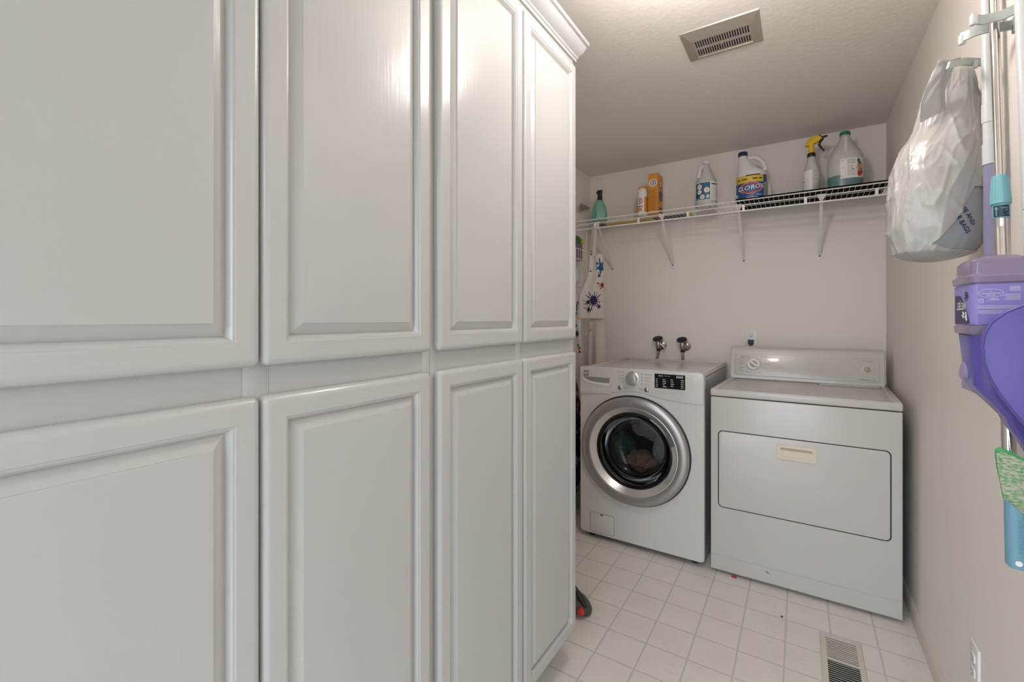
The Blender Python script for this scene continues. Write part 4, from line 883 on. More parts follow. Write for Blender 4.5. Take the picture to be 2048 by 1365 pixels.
faucet(-0.838, 1.131, True, 0.022, 'black-wheeled laundry faucet with side spout, above the washer left of its twin', 'braided hose leaning left below the faucet with the side spout')
faucet(-0.677, 1.128, False, 0.0, 'black-wheeled laundry faucet without side spout, nearer the wall outlet', 'straight braided hose below the faucet nearer the wall outlet')

def outlet(fn, label, w=0.072, h=0.116):
    """fn(x, y, h) centre of plate"""
    c = fn(0, 0, 0); t = thing('wall_outlet', label, 'outlet', c)
    b = new(); dome_plate(b, rrect(-w/2, -h/2, w/2, h/2, 0.004, 3), lambda x, y, hh: fn(x, y, hh+0.006), 0.0055, 0.003); pl = obj('cover_plate', b, 'plastic_w', t, 40)
    for s in (0.020, -0.020):
        b = new(); o = [(x, y+s) for x, y in circle(0, 0, 0.0168, 28)]; o = [(x, max(s-0.0125, min(s+0.0125, y))) for x, y in o]
        dome_plate(b, o, lambda x, y, hh: fn(x, y, hh+0.0085), 0.003, 0.001); rc = obj('receptacle', b, 'plastic_w', t, 40)
        b = new(); patch(b, rrect(-0.0078, s-0.001, -0.0052, s+0.009, 0.0004, 1), fn, 0, 0.0088); patch(b, rrect(0.0052, s-0.001, 0.0078, s+0.007, 0.0004, 1), fn, 0, 0.0088); patch(b, circle(0, s-0.0065, 0.0027, 12), fn, 0, 0.0088); obj('slots', b, 'dark', rc, 0)
    b = new(); patch(b, circle(0, 0, 0.003, 12), fn, 0, 0.0064); obj('screw', b, 'steel', pl, 0)
    return t
of = flat((-0.2655, YB, 1.146), (1, 0, 0), (0, 0, 1)); outlet(of, 'white wall outlet with a plug in it, above the dryer console')
pg = thing('power_plug', 'dark plug with cord in the outlet behind the dryer', 'plug', of(0, -0.03, 0.01))
b = new(); dome_plate(b, [(-0.012, -0.040), (0.012, -0.040), (0.017, -0.022), (0.016, -0.008), (-0.016, -0.008), (-0.017, -0.022)], lambda x, y, h: of(x, y, h+0.034), 0.0245, 0.005); obj('plug_body', b, 'dark', pg, 40)
b = new(); tube(b, [of(0, -0.034, 0.022), of(-0.004, -0.055, 0.024), of(-0.008, -0.09, 0.024), of(-0.01, -0.20, 0.022), of(-0.01, -0.40, 0.022)], 0.0045, 10); obj('cord', b, 'dark', pg)
rf = flat((XR, 1.716, 0.322), (0, -1, 0), (0, 0, 1)); outlet(rf, 'white outlet low on the right wall near the frame bottom')

# ceiling vent
vx0, vx1, vy0, vy1, vz = -0.394, -0.122, 1.803, 2.021, ZC
vt = thing('ceiling_vent', 'brushed metal ceiling vent with two rows of slots', 'vent', ((vx0+vx1)/2, (vy0+vy1)/2, vz-0.015))
vf = lambda x, y, h=0.0: Vector((x, y, vz-h))
b = new(); ix0, ix1, iy0, iy1 = vx0+0.036, vx1-0.032, vy0+0.058, vy1-0.034
slots = []; ns = 22; pitch = (ix1-ix0-0.012)/ns
for row in ((iy0+0.008, (iy0+iy1)/2-0.008), ((iy0+iy1)/2+0.008, iy1-0.008)):
    for k in range(ns): x = ix0+0.006+pitch*(k+0.5); slots.append([(x-pitch*0.27, row[0]), (x+pitch*0.27, row[0]), (x+pitch*0.27, row[1]), (x-pitch*0.27, row[1])])
plate(b, [(ix0, iy0), (ix1, iy0), (ix1, iy1), (ix0, iy1)], slots, lambda x, y, h: vf(x, y, 0.012+h), 0.002); obj('grille', b, 'nickel', vt, 0)
b = new(); R = [[(vx0, vy0), (vx1, vy0), (vx1, vy1), (vx0, vy1)], [(vx0+0.002, vy0+0.002), (vx1-0.002, vy0+0.002), (vx1-0.002, vy1-0.002), (vx0+0.002, vy1-0.002)], [(ix0, iy0), (ix1, iy0), (ix1, iy1), (ix0, iy1)], [(ix0, iy0), (ix1, iy0), (ix1, iy1), (ix0, iy1)]]
rg = [[b.verts.new(vf(x, y, h)) for x, y in L] for L, h in zip(R, (0.0005, 0.004, 0.014, 0.010))]
for A_, B2 in zip(rg, rg[1:]):
    for i in range(4): face(b, [A_[i], A_[(i+1) % 4], B2[(i+1) % 4], B2[i]])
obj('frame', b, 'nickel', vt, 0)
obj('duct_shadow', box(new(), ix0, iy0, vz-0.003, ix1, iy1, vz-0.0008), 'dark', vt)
b = new(); lathe(b, [(0.005, 0.011), (0.005, 0.018), (0, 0.019)], (-0.262, (iy0+iy1)/2, vz), (0, 0, -1), 14); tube(b, [vf(-0.262, (iy0+iy1)/2, 0.014), vf(-0.262, (iy0+iy1)/2+0.022, 0.018)], 0.0025, 8); obj('damper_lever', b, 'chrome', vt)

# floor register
fx0, fx1, fy0, fy1 = 0.064, 0.200, 1.872, 2.2
fv_ = thing('floor_register', 'cream louvred floor register set in the tiles near the right wall', 'vent', ((fx0+fx1)/2, (fy0+fy1)/2, 0))
b = new(); gx0, gx1, gy0, gy1 = 0.0845, 0.1805, 1.895, 2.178
R = [[(fx0, fy0), (fx1, fy0), (fx1, fy1), (fx0, fy1)], [(fx0+0.004, fy0+0.004), (fx1-0.004, fy0+0.004), (fx1-0.004, fy1-0.004), (fx0+0.004, fy1-0.004)], [(gx0, gy0), (gx1, gy0), (gx1, gy1), (gx0, gy1)], [(gx0, gy0), (gx1, gy0), (gx1, gy1), (gx0, gy1)]]
rg = [[b.verts.new((x, y, h)) for x, y in L] for L, h in zip(R, (0.0006, 0.005, 0.0065, 0.001))]
for A_, B2 in zip(rg, rg[1:]):
    for i in range(4): face(b, [A_[i], A_[(i+1) % 4], B2[(i+1) % 4], B2[i]])
obj('frame', b, 'vent_w', fv_, 30)
obj('duct_shade', box(new(), gx0+0.0002, gy0, 0.0004, gx1-0.0002, gy1, 0.0010), 'gap', fv_)  # flat dark sheet, its colour stands for the shade below the louvres
ym_ = 2.045
b = new(); box(b, gx0, ym_-0.005, 0.001, gx1, ym_+0.005, 0.0062)
obj('divider', b, 'vent_w', fv_)
k = 0; y = gy0+0.006
while y < gy1-0.003:
    if abs(y-ym_) > 0.008:
        b = new(); far = y > ym_; t_ = 0.0072 if far else 0.0022
        loft(b, [[(gx0, y-t_, 0.0058 if not far else 0.0055), (gx1, y-t_, 0.0058 if not far else 0.0055), (gx1, y-t_+0.0012, 0.0062), (gx0, y-t_+0.0012, 0.0062)], [(gx0, y+t_-0.0012, 0.0022), (gx1, y+t_-0.0012, 0.0022), (gx1, y+t_, 0.0028), (gx0, y+t_, 0.0028)]]); obj('louvre', b, 'vent_w', fv_)
    y += 0.0115

# ================================================================== HAND VACUUM and floor bits
hv = thing('hand_vacuum', 'black handheld vacuum with red button on the floor at the cabinet end', 'vacuum', (-0.84, 1.78, 0))
b = new(); secs = []
for x, zc, a, bb in ((-0.95, 0.055, 0.040, 0.048), (-0.90, 0.058, 0.050, 0.055), (-0.84, 0.050, 0.050, 0.048), (-0.79, 0.037, 0.043, 0.036), (-0.765, 0.028, 0.032, 0.026), (-0.752, 0.022, 0.018, 0.014)):
    secs.append([(x, 1.785+a*math.cos(2*PI*k/20), max(0.0005, zc+bb*math.sin(2*PI*k/20))) for k in range(20)])
loft(b, secs); obj('body', b, 'dark', hv, 60)
b = new(); tube(b, [(-0.770, 1.77, 0.045), (-0.785, 1.76, 0.085), (-0.82, 1.765, 0.115), (-0.86, 1.78, 0.125), (-0.90, 1.785, 0.108)], 0.011, 10); obj('handle', b, 'black', hv)
b = new(); loft(b, [ell(-0.778, 1.742, z, a, 0.010, 16, 3) for z, a in ((0.024, 0.010), (0.030, 0.016), (0.046, 0.014), (0.052, 0.006))]); obj('button', b, 'red', hv, 50, 'red button')
b = new(); lathe(b, [(0.0, 0), (0.0055, 0.0005), (0.004, 0.003), (0, 0.004)], (-0.066, 2.226, 0.0), n=10); tag(obj('crumb', b, 'dark'), 'tiny black crumb on the floor tiles in front of the dryer', 'crumb')
b = new(); box(b, -0.285, 2.430, 0.0, -0.262, 2.442, 0.007, 0, 0.002, 1); tag(obj('plastic_scrap', b, 'red'), 'small red plastic scrap on the floor under the dryer front', 'scrap')

# ================================================================== RIGHT WALL TOOLS
# grippers
def clip(y, z, label, reach):
    t = thing('tool_clip', label, 'hook', (XR, y, z))
    b = new(); box(b, XR-0.008, y-0.045, z-0.018, XR-0.0005, y+0.045, z+0.018, 0, 0.003, 2); obj('back_plate', b, 'sage', t, 40)
    for s in (-1, 1):
        b = new(); pts = [(XR-0.006, y+s*0.036, z), (XR-0.022, y+s*0.034, z), (XR-0.040, y+s*0.022, z), (XR-reach+0.014, y+s*0.0225, z), (XR-reach+0.002, y+s*0.030, z), (XR-reach-0.008, y+s*0.040, z+0.002)]
        ribbon(b, pts, 0.020, (0, 0, 1), 0.005); arm = obj('spring_arm', b, 'sage', t, 40)
        b = new(); lathe(b, [(0.006, 0), (0.007, 0.003), (0.007, 0.020), (0, 0.022)], (XR-reach-0.006, y+s*0.041, z-0.014), n=14); obj('roller_tip', b, 'pole_w', arm)
    return t
clip(1.405, 1.925, 'sage grey spring clip gripping the chrome mop pole, near the ceiling', 0.082)
clip(1.378, 2.03, 'sage grey spring clip gripping the white broom pole at the frame edge', 0.050)
hk = thing('wall_hook', 'sage grey hook arm on the right wall holding the white plastic bag', 'hook', (XR, 1.60, 1.88))
b = new(); box(b, XR-0.008, 1.545, 1.855, XR-0.0005, 1.625, 1.915, 0, 0.003, 2); obj('back_plate', b, 'sage', hk, 40)
b = new(); ribbon(b, [(XR-0.006, 1.575, 1.905), (XR-0.040, 1.550, 1.905), (XR-0.072, 1.506, 1.895), (XR-0.095, 1.470, 1.880), (XR-0.108, 1.452, 1.872), (XR-0.111, 1.449, 1.871)], 0.020, (0.3, 0.3, 1), 0.006); obj('arm', b, 'sage', hk, 40)
b = new(); tube(b, [(XR-0.045, 1.535, 1.885), (XR-0.045, 1.535, 1.902)], 0.005, 10); obj('peg', b, 'pole_w', hk)

# white spray-mop with bottle
wp = thing('spray_mop', 'white and purple spray mop with an upside-down cleaner bottle hung on the right wall', 'mop', (0.372, 1.45, 1.02))
b = new(); tube(b, [(0.372, 1.513, 2.16), (0.372, 1.4835, 1.66)], 0.0112, 20); obj('upper_pole', b, 'pole_w', wp)
for pa, pz in (((0.372, 1.4905, 1.775), (0.372, 1.4878, 1.73)), ((0.372, 1.4850, 1.68), (0.372, 1.482, 1.63))): b = new(); tube(b, [pa, pz], 0.0128, 20); obj('pole_joint', b, 'pole_w', wp)
b = new(); loft(b, [[(0.362, 1.487, z), (0.377, 1.487, z), (0.377, 1.470, z), (0.362, 1.470, z)] for z in (1.629, 1.10)]); box(b, 0.326, 1.28, 1.105, 0.340, 1.490, 1.150); box(b, 0.3402, 1.472, 1.105, 0.3618, 1.486, 1.150); obj('lower_pole', b, 'lavender', wp, 30)
by0, by1, bx0, bx1 = 1.1926, 1.3117, 0.2722, 0.3620; bcx, bcy = (bx0+bx1)/2, (by0+by1)/2
def bsec(z, g=0.0, p=8.0): return ell(bcx, bcy, z, (bx1-bx0)/2+g, (by1-by0)/2+g, 64, p)
b = new(); secs = [bsec(1.2380, -0.006), bsec(1.2415, 0.000), bsec(1.2555, 0.0008), bsec(1.2580, -0.002), bsec(1.3370, -0.002), bsec(1.3400, 0.0022), bsec(1.3510, 0.0028), bsec(1.3560, -0.002), bsec(1.3800, -0.004), bsec(1.3870, -0.010, 6), bsec(1.3915, -0.020, 5), bsec(1.3920, -0.030, 4)]
loft(b, secs); bt = obj('cleaner_bottle', b, 'jugpurple', wp, 40, 'translucent lavender bottle standing upside down')
b = new(); loft(b, [bsec(1.260, -0.006), bsec(1.352, -0.006), bsec(1.372, -0.010), bsec(1.378, -0.014)]); obj('fluid', b, 'fluid_p', bt, 40)
# the bottle's skin as (s, z): s = 0 on the near left edge, + along the broad side, - along the room-facing side
RC = 0.010; ctl_ = [(bx0+0.002, by1-0.004), (bx0+0.002, by0+RC)]+[(bx0+0.002+RC*(1-math.cos(PI/2*k/24)), by0+0.002+RC*(1-math.sin(PI/2*k/24))) for k in range(1, 25)]+[(bx1-0.004, by0+0.002)]
PL = []
for p_, q_ in zip(ctl_, ctl_[1:]):
    m_ = max(1, int(math.hypot(q_[0]-p_[0], q_[1]-p_[1])/0.0001)); PL += [Vector((p_[0]+(q_[0]-p_[0])*k/m_, p_[1]+(q_[1]-p_[1])*k/m_, 0)) for k in range(m_)]
NP = len(PL)
AL = [0.0]
for p_, q_ in zip(PL, PL[1:]): AL.append(AL[-1]+(q_-p_).length)
import bisect
A0 = AL[min(range(NP), key=lambda k: (PL[k]-Vector((bx0, by0, 0))).length)]
def skin(s_, z, h=0.0):
    k = max(1, min(NP-2, bisect.bisect(AL, s_+A0))); t_ = (PL[min(NP-1, k+8)]-PL[max(0, k-8)]).normalized(); n = Vector((t_.y, -t_.x, 0))
    return Vector((PL[k].x, PL[k].y, z))+n*(0.0005+h)
b = new()
def srect(s0, s1, z0, z1, mi, h, n=24):
    for k in range(n):
        a, c = s0+(s1-s0)*k/n, s0+(s1-s0)*(k+1)/n; face(b, [b.verts.new(skin(a, z0, h)), b.verts.new(skin(c, z0, h)), b.verts.new(skin(c, z1, h)), b.verts.new(skin(a, z1, h))], mi)
srect(-0.105, 0.082, 1.2595, 1.3360, 0, 0.0, 70)
fan(b, sub([(-0.004, 1.2600), (-0.100, 1.2600), (-0.100, 1.318), (-0.060, 1.316), (-0.044, 1.303), (-0.022, 1.283), (-0.006, 1.268)], 6), skin, 1, 0.0004, 8)
skin0 = skin; skin = lambda s_, z, h=0.0: skin0(s_-0.009, z, h)
U = lambda s0, z0: (lambda x, y: skin(s0-x, z0-y, 0.0006))
E0, F0 = 0.0335, 1.3185
el_ = circle(E0, F0, 0.0172, 40, 0.0082); e2_ = circle(E0, F0, 0.0163, 40, 0.0075)
for i in range(40): face(b, [b.verts.new(skin(*q, 0.0006)) for q in (el_[i], el_[(i+1) % 40], e2_[(i+1) % 40], e2_[i])], 2)
text(b, 'GOOD', 0.0040, U(E0, F0-0.0042), 2); text(b, 'HOUSEKEEPING', 0.0037, U(E0, F0-0.0002), 2); patch(b, circle(E0, F0+0.0038, 0.0009, 8), skin, 2, 0.0006)
outline(b, circle(0.0205, 1.3035, 0.0034, 20), lambda x, z: skin(x, z, 0.0006), 0.0007, 2); bars(b, [(0.0185, 0.0225, 1.3035)], lambda x, z, h: skin(x, z, 0.0006), 2, 0.0013)
rows = [(0.016, 0.024, 1.3080), (0.033, 0.044, 1.3080), (0.028, 0.044, 1.3058)]+[(0.050+0.002*(i % 3), 0.072, 1.3062+0.0024*i) for i in range(5)]+[(0.058, 0.072, 1.3235+0.0022*i) for i in range(4)]+[(0.016, 0.072, 1.2950-0.0024*i) for i in range(3)]+[(0.016, 0.066-0.004*i, 1.2855-0.0024*i) for i in range(3)]
bars(b, rows, lambda x, z, h: skin(x, z, 0.0006), 2, 0.0009)
skin = skin0
text(b, 'WETJET', 0.0200, lambda x, y: skin(-0.056-x, 1.2965-y, 0.0008), 3, squeeze=0.85)
for k in range(5): tube(b, [skin(-0.030-0.010*math.cos(k*0.7), 1.272+0.006*math.sin(k*1.3), 0.0006), skin(-0.038-0.012*math.cos(k*0.9), 1.278+0.006*math.sin(k*1.9), 0.0006)], 0.0010, 5, 3)
for k in range(16): patch(b, circle(-0.036+0.016*math.cos(k*2.4)*(k/16)+0.012, 1.313+0.010*math.sin(k*2.4)*(k/16)+0.002, 0.0024, 8), skin, 1, 0.0005+0.00002*k)
obj('bottle_label', b, ['label_p', 'label_pd', 'print_p', 'whiteprint'], bt, 0)
KS = 0.945
b = new(); secs = []
for z, x0_, x1_, ya, yb_ in ((1.2379, 0.2760, 0.3605, 1.196, 1.3095), (1.218, 0.2780, 0.362, 1.199, 1.308), (1.175, 0.2820, 0.364, 1.206, 1.307), (1.140, 0.2855, 0.366, 1.214, 1.3045), (1.128, 0.2930, 0.368, 1.218, 1.304), (1.105, 0.3120, 0.371, 1.225, 1.298), (1.081, 0.3310, 0.374, 1.232, 1.290), (1.061, 0.3390, 0.376, 1.238, 1.285), (1.034, 0.3550, 0.379, 1.244, 1.282), (1.006, 0.3690, 0.382, 1.250, 1.280)):
    secs.append(ell((x0_+x1_)/2, (ya+yb_)/2, z, (x1_-x0_)/2, (yb_-ya)/2, 40, 4.5))
loft(b, secs); hs = obj('housing', b, 'purple', wp, 50)
b = new(); hf = flat((0.2975*KS, 1.345*KS, 1.27+(1.158-1.27)*KS), (0, -1, 0.0), (0.10, 0, 1)); prism(b, circle(0, 0, 0.017, 28, 0.017), lambda x, y, h: hf(x, y, h), -0.010, 0.003); obj('power_button', b, 'lavender', hs, 40)

# chrome pole mop
cp = thing('mop_pole', 'chrome telescopic mop pole with aqua locking collar, clipped to the right wall', 'mop', (0.36, 1.36, 0.94))
PP = lambda z: Vector((0.360, 1.327+(z-1.032)*0.088, z))
b = new(); tube(b, [PP(2.16), PP(1.56)], 0.0080, 24); obj('upper_tube', b, 'chrome', cp)
b = new(); tube(b, [PP(1.49), PP(1.470), PP(1.466), PP(1.462), PP(0.94)], [0.0110, 0.0110, 0.0102, 0.0110, 0.0110], 24); obj('lower_tube', b, 'chrome', cp)
b = new(); ax = (PP(2)-PP(1)).normalized(); P0 = PP(1.515)
lathe(b, [(0.0086, 0.064), (0.0122, 0.062), (0.0126, 0.058), (0.0165, 0.006), (0.0162, 0.0), (0.0127, -0.001)], P0, ax, 40)
for k in range(8): a = 2*PI*k/8; e1, e2 = frame_from(ax); d_ = e1*math.cos(a)+e2*math.sin(a); tube(b, [P0+ax*0.058+d_*0.0124, P0+ax*0.006+d_*0.0163], 0.0010, 6)
col_ = obj('locking_collar', b, 'aqua', cp, 40)
b = new(); lathe(b, [(0.0128, 0.0), (0.0130, -0.002), (0.0130, -0.030), (0.0122, -0.032)], P0, ax, 36); obj('collar_sleeve', b, 'aqua', col_, 40)
P1 = PP(1.499); fa = math.atan2(-P1.y, -P1.x); fn0 = cyl_wrap(P1.x, P1.y, 0.0130, fa-0.05, P1.z, 0.0005); fn = lambda s_, t, h=0.0: fn0(s_*0.68, t, h)+Vector((0, (PP(1+t)-PP(1)).y, 0)); b = new(); wrap_rect(b, fn, -0.017, 0.022, -0.0125, 0.0125, 0, 0, 14)
patch(b, [(-0.0098, -0.010), (-0.0078, -0.010), (-0.0078, 0.005), (-0.0052, 0.003), (-0.0045, 0.0045), (-0.0088, 0.0095), (-0.0131, 0.0045), (-0.0124, 0.003), (-0.0098, 0.005)], fn, 1, 0.0005)
text(b, 'Loosen', 0.0052, lambda x, y: fn(0.009+x, 0.0065+y, 0.0004), 1); bars(b, [(0.010, 0.017, 0.001), (0.014, 0.018, -0.006)], lambda x, y, h: fn(x, y, 0.0004), 1, 0.0014)
obj('arrow_label', b, ['labeldk', 'aqua'], col_, 0)

# white broom pole at the frame edge
bp = thing('broom_pole', 'glossy white broom pole at the right edge of the frame', 'broom', (0.388, 1.24, 0.56))
BP = lambda z: Vector((0.388, 1.322+(z-1.469)*0.092, z))
b = new(); tube(b, [BP(2.16), BP(1.492)], 0.0095, 20); obj('upper_tube', b, 'pole_w', bp)
b = new(); tube(b, [BP(1.490), BP(0.62)], 0.0100, 20); obj('lower_tube', b, 'pole_w', bp)
b = new(); tube(b, [BP(0.62), BP(0.56)], [0.0125, 0.0150], 16); obj('head_socket', b, 'pole_w', bp)

# dustpan
dp = thing('dustpan', 'large rounded purple dustpan hung in front of the cleaner bottle', 'dustpan', (0.34, 1.14, 1.03))
od = [(0.400, 1.300), (0.376, 1.306), (0.350, 1.304), (0.326, 1.297), (0.304, 1.284), (0.287, 1.265), (0.279, 1.243), (0.277, 1.220), (0.279, 1.192), (0.286, 1.164), (0.297, 1.137), (0.312, 1.109), (0.330, 1.080), (0.350, 1.054), (0.372, 1.034), (0.400, 1.022)]
def dpf(x, z, h=0.0): return Vector((x, 1.135+0.55*(x-0.34)**2*8-h+0.03*(1.16-z), z))
b = new(); n = len(od); fr = [b.verts.new(dpf(x, z, 0)) for x, z in od]; 
def inn(k): return [(x+(0.40-x)*k, z+(1.165-z)*k) for x, z in od]
rings = [[b.verts.new(dpf(x, z, h)) for x, z in L] for L, h in ((od, -0.003), (od, 0.006), (inn(0.012), 0.007), (inn(0.03), 0.001), (inn(0.35), -0.001), (inn(0.7), -0.001), (inn(0.97), -0.001))]
back = [[b.verts.new(dpf(x, z, h)) for x, z in L] for L, h in ((inn(0.35), -0.005), (inn(0.97), -0.005))]
for v in fr: b.verts.remove(v)
seq = [back[1], back[0]]+rings
for A_, B2 in zip(seq, seq[1:]):
    for i in range(n-1): face(b, [A_[i], A_[i+1], B2[i+1], B2[i]])
obj('pan', b, 'purple_d', dp, 60)
b = new(); tube(b, [(0.392, 1.140, 1.03), (0.394, 1.150, 0.98), (0.392, 1.165, 0.93)], [0.010, 0.011, 0.009], 12); obj('handle', b, 'purple', dp)

# scrub brush
sbx, sby = 0.318, 1.120
br = thing('scrub_brush', 'green fuzzy scrubbing pad with a blue handle, hung lowest on the right wall', 'brush', (sbx, sby, 0.845))
pad = [(0.2885, 1.035), (0.2895, 1.041), (0.294, 1.0445), (0.300, 1.043), (0.316, 1.034), (0.340, 1.019), (0.372, 0.998), (0.392, 0.982), (0.392, 0.890), (0.360, 0.893), (0.340, 0.900), (0.322, 0.912), (0.306, 0.932), (0.2985, 0.956), (0.2945, 0.985), (0.2905, 1.010)]
padf = lambda x, z, h: Vector((x, sby-h, z))
b = new(); dome_plate(b, pad[::-1], padf, 0.006, 0.002); obj('backing', b, 'brushgreen', br, 40)
cxp = sum(p[0] for p in pad)/len(pad); czp = sum(p[1] for p in pad)/len(pad)
padin = [(x-0.0006, z-0.0055 if z > 1.036 else (z-0.0040 if z > 0.975 and x > 0.293 else z)) for x, z in pad]
b = new(); fan(b, sub(padin, 3), lambda x, z, h: padf(x, z, 0.0035+0.0012*math.sin((z+0.5*x)*420)), 0, 0, 14)
obj('fuzzy_pad', b, 'fuzz', br, 60)
b = new(); secs = []
ln = [(0.8420, 0.3135, 0.0105), (0.8455, 0.3135, 0.0135), (0.860, 0.3130, 0.0132), (0.90, 0.3118, 0.0126), (0.930, 0.3108, 0.0122)]
for z, xc, w in ln: secs.append(ell(xc, sby, z, w, 0.013, 28, 2.2))
top = ell(0.3104, sby, 0.955, 0.0120, 0.012, 28, 2.2)
top = [(x, y, 0.934+(0.3104+0.012-x)*1.0) for x, y, z in top]; secs.append(top)
loft(b, secs); hb = obj('handle', b, 'brushblue', br, 50)
b = new(); lathe(b, [(0.0045, -0.001), (0.0045, 0.0006)], (0.3128, sby-0.0129, 0.8530), (0, -1, 0), 20); obj('painted_hang_hole', b, 'label_w', hb, 0)  # no opening: solid pale disc whose colour stands for wall seen through a hole
M['brushblue2'] = mat('blue embossing', (0.10, 0.27, 0.40), 0.45)
b = new(); text(b, 'UBOOTNN', 0.011, lambda x, y: Vector((0.3150+y*0.8, sby-0.0134, 0.8985-x)), 0); obj('embossing', b, 'brushblue2', hb, 0)
b = new(); tube(b, [(XR-0.001, sby+0.006, 0.995), (0.36, sby+0.006, 0.995), (0.352, sby+0.006, 1.004)], 0.004, 10); tag(obj('wall_peg', b, 'steel'), 'steel peg on the right wall behind the green scrubbing pad', 'peg')

# ================================================================== PLASTIC BAG
Lx, Ly = math.cos(YAW), math.sin(YAW)
prof_b = [(1.418, 1.094, 0.004), (1.421, 1.094, 0.035), (1.428, 1.095, 0.070), (1.440, 1.100, 0.102), (1.466, 1.108, 0.116), (1.50, 1.108, 0.122), (1.545, 1.108, 0.123), (1.60, 1.108, 0.122), (1.645, 1.110, 0.120), (1.69, 1.114, 0.110), (1.72, 1.120, 0.102), (1.745, 1.129, 0.090), (1.765, 1.134, 0.082), (1.80, 1.138, 0.076), (1.84, 1.143, 0.070), (1.88, 1.150, 0.062), (1.905, 1.155, 0.052), (1.92, 1.157, 0.040), (1.928, 1.158, 0.018)]
def P3(r, d, z): return Vector((r*Lx-d*Ly, r*Ly+d*Lx, z))
def bag_pt(th, z, k=1.0, seed=0.0, folds=1.0):
    c = lerp_pts([(a, b_) for a, b_, _ in prof_b], z); h = lerp_pts([(a, w) for a, _, w in prof_b], z)*k
    l, d = math.cos(th), math.sin(th); p = Vector((l*1.2, d*1.2, z*5))
    w = noise.noise(p*1.1+Vector((seed, 0, 0)))*0.09+noise.noise(p*2.4+Vector((0, seed+3, 0)))*0.035
    r1 = 1-abs(noise.noise(Vector((l*2.3+z*3, d*2.3-z*4, z*6+seed)))); r2 = 1-abs(noise.noise(Vector((l*4.2-z*7, d*4.2+z*5, z*9+seed+7))))
    w += folds*((r1**9)*0.050+(r2**12)*0.030)
    rr = h*(0.86+w); dd = 1.170
    r_ = c+rr*l; dep = dd+min(0.105, rr*0.85)*d if False else dd+rr*0.80*d
    x = r_*Lx-dep*Ly; y = r_*Ly+dep*Lx
    if x > XR-0.004: x = XR-0.004
    return Vector((x, y, z))
def bag_mesh(k, z0, z1, nz, nt, seed, folds, keep=None):
    bm = new(); g = []
    for j in range(nz+1):
        z = z0+(z1-z0)*j/nz; g.append([bm.verts.new(bag_pt(2*PI*i/nt, z+0.010*min(1.0, max(0.0, (z-1.424)*25))*math.sin(i*2*PI/nt*3+j*0.12), k, seed, folds)) for i in range(nt)])
    for j in range(nz):
        for i in range(nt):
            q = [g[j][i], g[j][(i+1) % nt], g[j+1][(i+1) % nt], g[j+1][i]]
            if keep:
                cc = sum((v.co for v in q), Vector())/4; r_ = cc.x*Lx+cc.y*Ly; dep = -cc.x*Ly+cc.y*Lx
                if not keep(r_, cc.z, dep): continue
            face(bm, q)
    face(bm, g[0][::-1]); face(bm, g[-1]); return bm
hole_poly = [(1.040, 1.456), (1.057, 1.480), (1.080, 1.512), (1.098, 1.549), (1.122, 1.592), (1.40, 1.60), (1.40, 1.448), (1.13, 1.440), (1.08, 1.442)]
def inside(x, y, P):
    c = False
    for i in range(len(P)):
        (x0, y0), (x1, y1) = P[i-1], P[i]
        if (y0 > y) != (y1 > y) and x < (x1-x0)*(y-y0)/(y1-y0)+x0: c = not c
    return c
pb = thing('plastic_bag', 'stuffed white plastic bag hanging from the hook on the right wall', 'plastic bag', (0.29, 1.57, 1.418))
b = bag_mesh(1.0, 1.4185, 1.927, 150, 170, 2.0, 1.0)
for k in range(len(hole_poly)):
    p_, q_ = P3(hole_poly[k-1][0], 1.0, hole_poly[k-1][1]), P3(hole_poly[k][0], 1.0, hole_poly[k][1])
    bmesh.ops.bisect_plane(b, geom=list(b.verts)+list(b.edges)+list(b.faces), plane_co=p_, plane_no=(q_-p_).cross(Vector((-Ly, Lx, 0))), dist=1e-6)
kill = []
for f in b.faces:
    c_ = f.calc_center_median(); r_, d_ = c_.x*Lx+c_.y*Ly, -c_.x*Ly+c_.y*Lx
    if d_ < 1.17 and inside(r_, c_.z, hole_poly): kill.append(f)
bmesh.ops.delete(b, geom=kill, context='FACES')
b
obj('bag', b, 'bag', pb, 180)
b = new()
NS, NT_ = 40, 14; edge = [((1.040, 1.140, 1.770), (1.098, 1.130, 1.800)), ((1.034, 1.128, 1.815), (1.086, 1.118, 1.845)), ((1.040, 1.114, 1.862), (1.088, 1.106, 1.880)), ((1.049, 1.106, 1.898), (1.095, 1.100, 1.904)), ((1.052, 1.104, 1.909), (1.098, 1.100, 1.910))]
gs = []
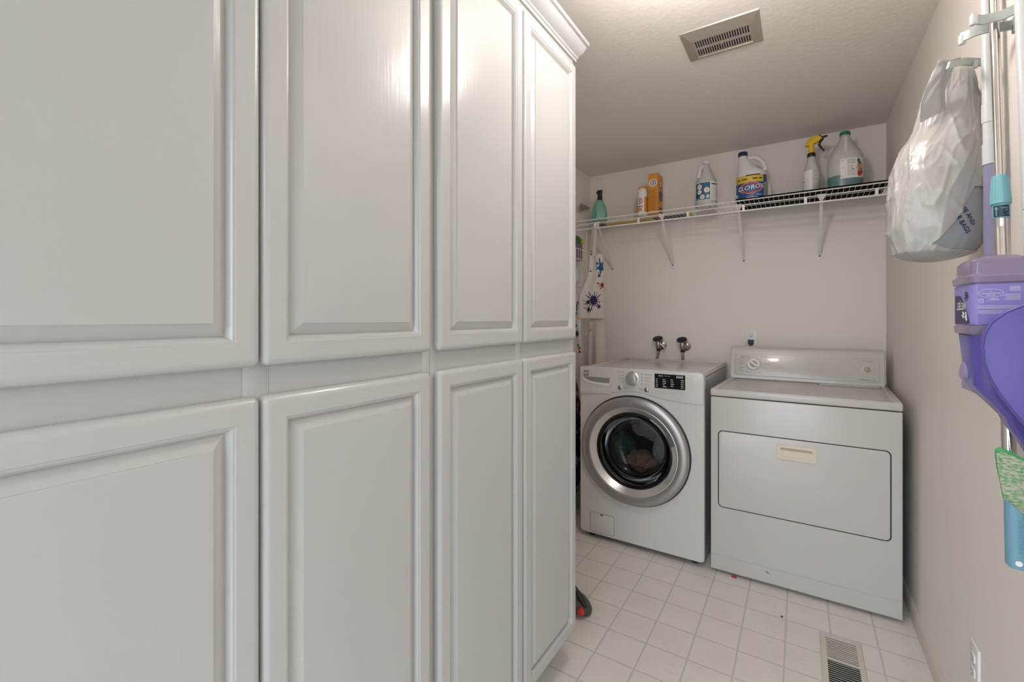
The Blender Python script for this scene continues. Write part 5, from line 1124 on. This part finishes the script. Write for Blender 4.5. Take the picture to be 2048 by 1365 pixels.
for a in range(NS+1):
    t = a/NS*(len(edge)-1); k = min(len(edge)-2, int(t)); f_ = t-k; row = []
    for c in range(NT_+1):
        u = c/NT_; p = [0, 0, 0]
        for m_ in range(3): l_ = edge[k][0][m_]+(edge[k+1][0][m_]-edge[k][0][m_])*f_; r_ = edge[k][1][m_]+(edge[k+1][1][m_]-edge[k][1][m_])*f_; p[m_] = l_+(r_-l_)*u
        wv = 0.004*math.sin(u*7+a*0.10)+0.0035*noise.noise(Vector((u*5, a*0.16, 3)))+0.002*noise.noise(Vector((u*13, a*0.4, 9)))
        row.append((p[0]+0.0025*noise.noise(Vector((a*0.15, u, 5))), p[1]+wv, p[2]))
    gs.append(row)
fr_ = [[b.verts.new(P3(*p)) for p in r] for r in gs]; bk_ = [[b.verts.new(P3(p[0], p[1]+0.0012, p[2])) for p in r] for r in gs]
for a in range(NS):
    for c in range(NT_): face(b, [fr_[a][c], fr_[a][c+1], fr_[a+1][c+1], fr_[a+1][c]]); face(b, [bk_[a][c], bk_[a+1][c], bk_[a+1][c+1], bk_[a][c+1]])
for a in range(NS): face(b, [fr_[a][0], fr_[a+1][0], bk_[a+1][0], bk_[a][0]]); face(b, [fr_[a][-1], bk_[a][-1], bk_[a+1][-1], fr_[a+1][-1]])
for c in range(NT_): face(b, [fr_[-1][c], fr_[-1][c+1], bk_[-1][c+1], bk_[-1][c]])
obj('carry_handle', b, 'bag', pb, 60)
b = bag_mesh(0.955, 1.424, 1.66, 70, 120, 2.0, 0.5)
bvh = BVHTree.FromBMesh(b)
gb_ = thing('printed_bag', 'grey printed plastic bag showing through the opening of the white bag', 'plastic bag', (0.29, 1.57, 1.424))
D3 = Vector((-Ly, Lx, 0)); L3 = Vector((Lx, Ly, 0))
obj('bag', b, 'bag_in', gb_, 180)
def onbag(x, y, r0, z0, ang):
    ca_, sa_ = math.cos(ang), math.sin(ang); r_ = r0+x*ca_-y*sa_; z = z0+x*sa_+y*ca_
    o = L3*r_+D3*0.9+Vector((0, 0, z)); hit = bvh.ray_cast(o, D3)
    p = hit[0] if hit[0] else L3*r_+D3*1.09+Vector((0, 0, z)); return p-D3*0.0012
b = new(); an = math.radians(-60)
text(b, 'SE AND', 0.0150, lambda x, y: onbag(x, y, 1.110, 1.5205, an), 0, squeeze=0.95); text(b, 'R BAGS', 0.0150, lambda x, y: onbag(x, y, 1.098, 1.500, an), 0, squeeze=0.95)
obj('lettering', b, 'navy', gb_, 0)
